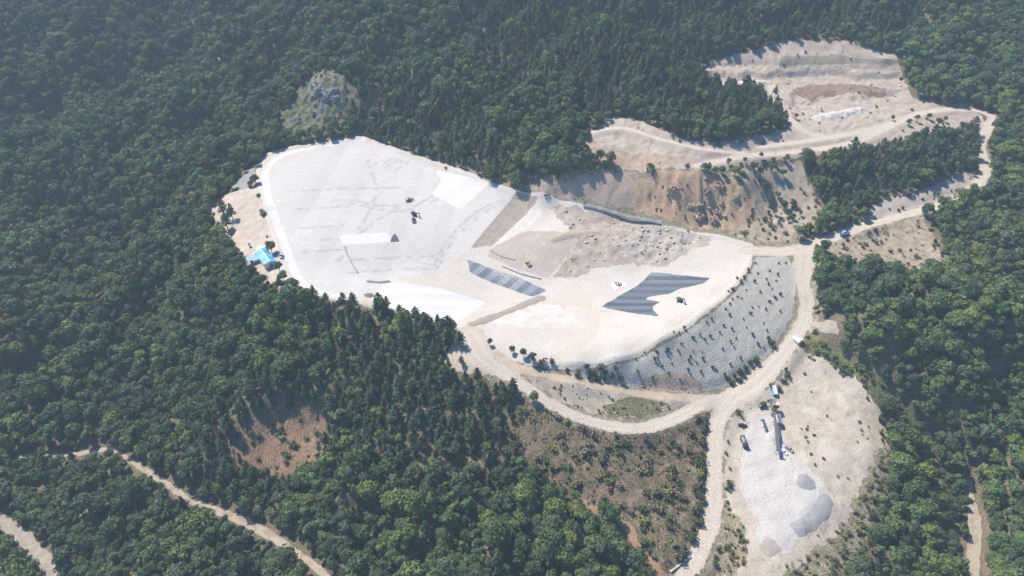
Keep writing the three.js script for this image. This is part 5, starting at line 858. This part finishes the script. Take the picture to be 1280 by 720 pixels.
function plant(list, models, mats, order, name, word, parent, limit) {
  list.sort((a, b) => (b.near - a.near) || (a.r - b.r));
  const rest = list.slice(limit);
  list.slice(0, limit).forEach((c, i) => {
    const [w, g] = where(c.x, c.z), mi = Math.floor(c.q * 977) % models.length, tone = `${toneWord(c)} ${word === 'pine' ? ['pointed', 'blunt-topped', 'dense', 'broad'][mi] : ['rounded', 'compact', 'tall-domed', 'slim', 'low-domed', 'wide-crowned', 'narrow'][mi]}`, size = c.s > 1.1 ? 'tall ' : c.s < 0.8 ? 'small ' : '';
    treeThing(name, models[Math.floor(c.q * 977) % models.length], mats[order[pickTone(order, c)]], c.x, c.y, c.z, c.s, c.a, `${size}${tone} ${word} ${w}`, word === 'pine' ? 'pine tree' : 'tree', `${size}${tone} ${word} ${g}`);
  });
  const bins = models.map(() => []);
  for (const c of rest) bins[Math.floor(c.q * 977) % models.length].push(c);
  const m4 = new THREE.Matrix4(), qt = new THREE.Quaternion(), up = V3(0, 1, 0), col = new THREE.Color();
  bins.forEach((bin, k) => {
    for (const [geo, mat, nm] of [[models[k][0], leaf(1, 1, 1), 'crowns'], [models[k][1], BARK, 'trunks']]) {
      const im = new THREE.InstancedMesh(geo, mat, bin.length); im.name = nm; im.castShadow = im.receiveShadow = true; im.userData.kind = 'stuff';
      bin.forEach((c, i) => {
        qt.setFromAxisAngle(up, c.a); im.setMatrixAt(i, m4.compose(V3(c.x, c.y, c.z), qt, V3(c.s, c.s * (0.85 + 0.3 * ((c.q * 31) % 1)), c.s)));
        if (nm === 'crowns') { const tones = mats === PINE_MATS ? PINE_TONES : LEAF_TONES, t = tones[order[pickTone(order, c)]], j = 0.82 + 0.36 * ((c.q * 53) % 1); im.setColorAt(i, col.setRGB(t[0] * j, t[1] * j, t[2] * j)); }
      });
      parent.add(im);
    }
  });
}
plant(cands.broad, BROAD, LEAF_MATS, LEAF_ORDER, 'broadleaf_tree', 'broadleaf tree', forest, 285);
plant(cands.pine, PINES, PINE_MATS, PINE_ORDER, 'pine_tree', 'pine', pinewood, 270);

// trees that stand apart
const single = (list, name, models, mats, s0, s1, label, category, grp) => list.forEach(([x, z], i) => treeThing(name, models[i % models.length], mats[i % mats.length], x, ground(x, z), z, rr(s0, s1), rr(0, 6), label, category, grp));
single(SPOTS.rim_tree, 'small_tree', BROAD, [LEAF_MATS[5], LEAF_MATS[2]], 0.5, 0.7, 'small dark tree in the row along the front rim of the landfill', 'tree', 'row of small trees on the front rim');
treeThing('pine_tree', PINES[3], PINE_MATS[0], SPOTS.rim_pine[0][0], ground(...SPOTS.rim_pine[0]), SPOTS.rim_pine[0][1], 1.05, 1, 'spreading dark pine standing alone at the pale road junction', 'pine tree');
treeThing('pine_tree', PINES[1], PINE_MATS[2], SPOTS.rim_pine[1][0], ground(...SPOTS.rim_pine[1]), SPOTS.rim_pine[1][1], 0.6, 2, 'small pine on bare soil just below the lone spreading pine', 'pine tree');
treeThing('pine_tree', PINES[0], PINE_MATS[0], SPOTS.rim_pine[2][0], ground(...SPOTS.rim_pine[2]), SPOTS.rim_pine[2][1], 0.95, 3, 'upright pine at the corner where the curved service road leaves the wood', 'pine tree');
single(SPOTS.yard_tree.slice(0, 4), 'pine_tree', PINES, PINE_MATS, 1.1, 1.4, 'dark pine in the short row on the sandy yard left of the rim', 'pine tree', 'pines on the sandy yard');
single(SPOTS.yard_tree.slice(4), 'small_tree', BROAD, [LEAF_MATS[0], LEAF_MATS[5]], 0.6, 0.95, 'dark tree beside the blue-roofed sheds', 'tree', 'trees round the blue-roofed sheds');
single(SPOTS.quarry_tree.slice(0, 2), 'pine_tree', [PINES[0]], PINE_MATS, 0.7, 1, 'dark pine beside the pale quarry access track', 'pine tree', 'pines beside the quarry access track');
single(SPOTS.quarry_tree.slice(2), 'small_tree', BROAD, LEAF_MATS, 0.4, 0.7, 'small green tree on the island between the quarry roads', 'tree', 'small trees between the quarry roads');
single(SPOTS.ravine_tree, 'small_tree', BROAD, [LEAF_MATS[0], LEAF_MATS[2], LEAF_MATS[5]], 0.5, 0.9, 'green tree scattered on the bare earth beside the brown rock face', 'tree', 'trees on the bare earth by the rock face');
single(SPOTS.rim_edge_tree, 'pine_tree', PINES, PINE_MATS, 0.75, 1.1, 'pine on the forest edge against the white landfill rim', 'pine tree', 'pines along the landfill rim');

// shrubs and bushes
function bushThing(name, x, z, s, mat, label, grp, stretch = 1) { if (name !== 'shrub') { const w = `${s < 0.8 ? 'small' : s < 1.35 ? 'medium-sized' : 'large'} ${TONE_OF.get(mat) ?? 'green'}`; label = label.replace(/^.*?(bush|shrub)/, `${w} bush`); grp = `${w} ${grp.replace(/^# /, '')}`; } const g = group(name, x, ground(x, z), z, rr(0, 6)); g.scale.set(s, s * stretch, s); const m = BUSHES[Math.floor(rnd() * 3)]; part('stems', m[1], BARK, g); part('leaves', m[0], mat, g); return tag(g, label, 'shrub', grp); }
const SHRUB = [leaf(0.05, 0.065, 0.036), leaf(0.06, 0.075, 0.04), leaf(0.075, 0.09, 0.045)], OLIVE = [leaf(0.12, 0.13, 0.06), leaf(0.19, 0.16, 0.09), leaf(0.075, 0.1, 0.045), leaf(0.2, 0.15, 0.1), leaf(0.2, 0.22, 0.06), leaf(0.22, 0.19, 0.15)];
const TONE_OF = new Map([[OLIVE[0], 'olive'], [OLIVE[1], 'straw-brown'], [OLIVE[2], 'leaf-green'], [OLIVE[3], 'brown'], [OLIVE[4], 'yellow-green'], [OLIVE[5], 'grey-brown'], [SHRUB[0], 'dark green'], [SHRUB[1], 'deep green'], [SHRUB[2], 'mid-green']]);
for (const [x, z] of SPOTS.dam_rim_shrub) { const s = rr(0.5, 1.05), a = lineNear(DAM_RIM, x, z)[0], b = lineNear(DAM_TOE, x, z)[0], w = `${s > 0.85 ? 'large' : s > 0.68 ? 'medium' : 'small'} dark shrub `, p = a < 7 ? 'close under the rim of the stone dam face' : b < 7 ? 'near the toe of the stone dam face' : a < b ? 'on the upper half of the stone dam face' : 'on the lower half of the stone dam face'; bushThing('shrub', x, z, s, SHRUB[Math.floor(rnd() * 3)], w + p, w + p, rr(1, 1.6)); }
for (const [x, z] of SPOTS.dam_foot_bush) bushThing('foot_bush', x, z, rr(1.2, 2.2), SHRUB[Math.floor(rnd() * 3)], 'bushy green shrub at the edge of the stone dam face', 'bushes along the edge of the dam face', 1.2);
function scatter(area, n, name, s0, s1, mats, label, grp, keep = () => true) {
  const b = bounds(AREAS[area], 0); let k = 0, guard = 0;
  while (k < n && guard++ < n * 60) { const x = rr(b[0], b[1]), z = rr(b[2], b[3]); if (polySdf(AREAS[area], x, z) > -0.5 || !keep(x, z) || !inFrame(x, ground(x, z), z)) continue; const t = Math.floor(clamp(0.5 + 0.5 * fbm(x, z, 15) + rr(-0.3, 0.3), 0, 0.99) * mats.length), s = rr(s0, s1), word = (s > mix(s0, s1, 0.6) ? 'large ' : 'small ') + (['olive', 'straw-brown', 'dark green', 'brown', 'yellow-green', 'grey-brown'][t] ?? ''); bushThing(name, x, z, s, mats[t], label.replace('#', word), grp.replace('#', word), rr(0.8, 1.2)); k++; }
}
const offRoad = (x, z) => { for (const k in LINES) if (within(LINE_BOX[k], x, z)) { const q = lineNear(LINES[k], x, z); if (q[0] - q[1] < 1.5) return false; } return true; };
scatter('scrub_slope', 250, 'scrub_bush', 0.4, 2.3, OLIVE, 'bush on the brown slope below the curved service road', 'bushes over the scrub slope', (x, z) => offRoad(x, z) && (fbm(x + 400, z, 17) > 0.12 || rnd() < 0.1) && polySdf(AREAS.red_track_patch, x, z) > 0.5);
scatter('scrub_bank', 60, 'bank_bush', 0.6, 1.5, OLIVE, 'low bush on the dry bank below the haul road', 'bushes on the dry bank', offRoad);
scatter('clearing', 34, 'clearing_bush', 0.8, 1.8, OLIVE, 'bush in the brown forest clearing', 'bushes in the forest clearing', (x, z) => fbm(x, z, 10) > 0);
scatter('glade', 70, 'glade_bush', 0.6, 1.6, [OLIVE[0], OLIVE[4], OLIVE[2]], 'green bush on the grassy strip beside the right-hand wood', 'bushes on the grassy strip', offRoad);
scatter('plant_hill', 34, 'hill_bush', 0.3, 0.9, OLIVE, 'tiny dry bush on the pale hill around the crushing plant', 'bushes on the pale plant hill', (x, z) => offRoad(x, z) && polySdf(AREAS.gravel_yard, x, z) > 2 && (fbm(x, z, 20) > 0.1));
scatter('outcrop_apron', 40, 'apron_bush', 0.7, 1.6, OLIVE, 'bush at the foot of the brown rock face', 'bushes at the foot of the rock face', offRoad);
scatter('ravine_bare', 40, 'earth_bush', 0.5, 1.5, OLIVE, 'bush on the bare earth between rock face and ravine trees', 'bushes on the bare earth by the rock face', offRoad);
scatter('haul_bank', 20, 'ravine_bush', 0.7, 1.4, SHRUB, 'dark bush on the shaded bank above the haul road', 'bushes on the shaded bank', offRoad);
scatter('scree', 40, 'scree_bush', 0.7, 1.5, SHRUB, 'bush among the grey scree of the rocky outcrop', 'bushes among the scree', () => true);
scatter('triangle_field', 40, 'verge_bush', 0.3, 0.8, OLIVE, 'low bush on the dry ground between the service roads', 'bushes between the service roads', offRoad);
scatter('pine_floor_patch', 14, 'gap_bush', 0.8, 1.5, OLIVE, 'bush in the small brown gap among the pines', 'bushes in the pine gap');
scatter('outcrop', 22, 'cliff_bush', 0.5, 1.1, SHRUB, 'small dark bush clinging to the brown rock face', 'bushes on the rock face', (x, z) => fbm(x, z, 10) > 0.1);

function edge(area, n, s0, s1, mats, label, grp) {              // bushes along the border of a cleared ground
  const p = AREAS[area], b = bounds(p, 3); let k = 0, guard = 0;
  while (k < n && guard++ < n * 400) { const x = rr(b[0], b[1]), z = rr(b[2], b[3]), d = polySdf(p, x, z); if (d < -4 || d > 2 || !offRoad(x, z) || !inFrame(x, ground(x, z), z)) continue; let other = false; for (const q in AREAS) if (q !== area && q !== 'glade' && q !== 'hill_grass' && within(AREA_BOX[q], x, z) && polySdf(AREAS[q], x, z) < 0) other = true; if (other) continue; bushThing('edge_bush', x, z, rr(s0, s1), mats[Math.floor(rnd() * mats.length)], label, grp, rr(0.8, 1.3)); k++; }
}
const GREENS = [OLIVE[0], OLIVE[2], SHRUB[1], SHRUB[2]];
edge('plant_hill', 70, 0.7, 1.8, GREENS, 'green bush along the border of the pale plant hill', 'bushes bordering the plant hill');
edge('clearing', 26, 0.8, 1.7, GREENS, 'green bush along the border of the brown forest clearing', 'bushes bordering the clearing');
edge('quarry', 60, 0.7, 1.6, GREENS, 'green bush along the border of the quarry', 'bushes bordering the quarry');
edge('yard', 30, 0.8, 1.7, GREENS, 'green bush along the border of the sandy yard', 'bushes bordering the sandy yard');
edge('scrub_bank', 30, 0.8, 1.7, GREENS, 'green bush along the border of the dry bank', 'bushes bordering the dry bank');
edge('landfill', 14, 0.6, 1.3, GREENS, 'green bush just outside the landfill rim', 'bushes outside the landfill rim');
scatter('hill_grass', 60, 'grass_bush', 0.5, 1.3, [OLIVE[0], OLIVE[4], OLIVE[1]], 'bush on the dry grassy foot of the plant hill', 'bushes on the dry grass', offRoad);
scatter('hill_weeds', 40, 'weed_bush', 0.4, 1.2, [OLIVE[0], OLIVE[4], OLIVE[1]], 'weedy bush between the valley road and the gravel yard', 'bushes between road and gravel yard', offRoad);
scatter('quarry', 40, 'quarry_bush', 0.5, 1.2, GREENS, 'small bush on the quarry benches', 'bushes on the quarry benches', (x, z) => offRoad(x, z) && fbm(x, z, 15) > 0.1);

{                                                              // taller growth where the scrub meets the valley road
  const l = LINES.valley_road, from = Math.floor(l.length * 0.6);
  for (let k = 0; k < 34; k++) { const q = l[Math.min(l.length - 2, from + Math.floor(rnd() * (l.length - from - 6)))], x = q[0] - q[2] / 2 - rr(1.5, 5.5), z = q[1] + rr(-3, 3); if (!offRoad(x, z) || !inFrame(x, ground(x, z), z)) continue; bushThing('road_bush', x, z, rr(1.2, 2.3), [SHRUB[1], SHRUB[2], OLIVE[2], OLIVE[0]][k % 4], 'tall green bush at the scrub side of the valley road', 'bushes beside the valley road', 1.2); }
}
// cut brushwood lying in the clearing
{
  const stick = new THREE.CylinderGeometry(0.06, 0.12, 3.4, 5), m = new THREE.MeshStandardMaterial({ color: new THREE.Color().setRGB(0.42, 0.33, 0.24), roughness: 1 }), spots = [];
  for (const [a, n] of [['clearing', 520], ['pine_floor_patch', 120], ['scrub_slope', 420]]) { const b = bounds(AREAS[a], 0); let k = 0; while (k < n) { const x = rr(b[0], b[1]), z = rr(b[2], b[3]); if (polySdf(AREAS[a], x, z) > -1 || !offRoad(x, z)) continue; spots.push([x, z]); k++; } }
  const im = new THREE.InstancedMesh(stick, m, spots.length), m4 = new THREE.Matrix4(), q = new THREE.Quaternion(), e = new THREE.Euler();
  spots.forEach(([x, z], i) => { const s = rr(0.5, 1.2); im.setMatrixAt(i, m4.compose(V3(x, ground(x, z) + rr(0.1, 0.5), z), q.setFromEuler(e.set(rr(1.1, 2), rr(0, 6), rr(-0.5, 0.5))), V3(s, s, s))); });
  im.name = 'dead_brushwood'; im.userData.kind = 'stuff'; im.castShadow = im.receiveShadow = true; tag(im, 'pale cut brushwood strewn over the brown clearing and scrub slope', 'brushwood'); scene.add(im);
}

// low ground cover on the scrub slope and the dry bank
{
  const spots = []; for (const [a, n] of [['scrub_slope', 1500], ['scrub_bank', 350], ['hill_grass', 250], ['glade', 300], ['scree', 250]]) { const b = bounds(AREAS[a], 0); let k = 0; while (k < n) { const x = rr(b[0], b[1]), z = rr(b[2], b[3]); if (polySdf(AREAS[a], x, z) > -0.5 || !offRoad(x, z)) continue; k++; if (fbm(x + 60, z, 14) < 0.02) continue; spots.push([x, z]); } }
  const im = new THREE.InstancedMesh(BUSHES[2][0], leaf(1, 1, 1), spots.length), m4 = new THREE.Matrix4(), q = new THREE.Quaternion(), col = new THREE.Color();
  const tones = [[0.12, 0.13, 0.06], [0.2, 0.165, 0.1], [0.09, 0.11, 0.05], [0.24, 0.19, 0.13], [0.16, 0.17, 0.06], [0.18, 0.17, 0.12]];
  spots.forEach(([x, z], i) => { const s = rr(0.2, 0.62); im.setMatrixAt(i, m4.compose(V3(x, ground(x, z) - 0.1, z), q.setFromAxisAngle(V3(0, 1, 0), rr(0, 6)), V3(s, s * rr(0.6, 1.1), s))); im.setColorAt(i, col.setRGB(...tones[Math.floor(rnd() * 6)])); });
  im.name = 'ground_cover'; im.userData.kind = 'stuff'; im.castShadow = im.receiveShadow = true; tag(im, 'low weeds and dry ground cover on the scrub slopes', 'ground cover'); scene.add(im);
}

renderer.render(scene, camera);
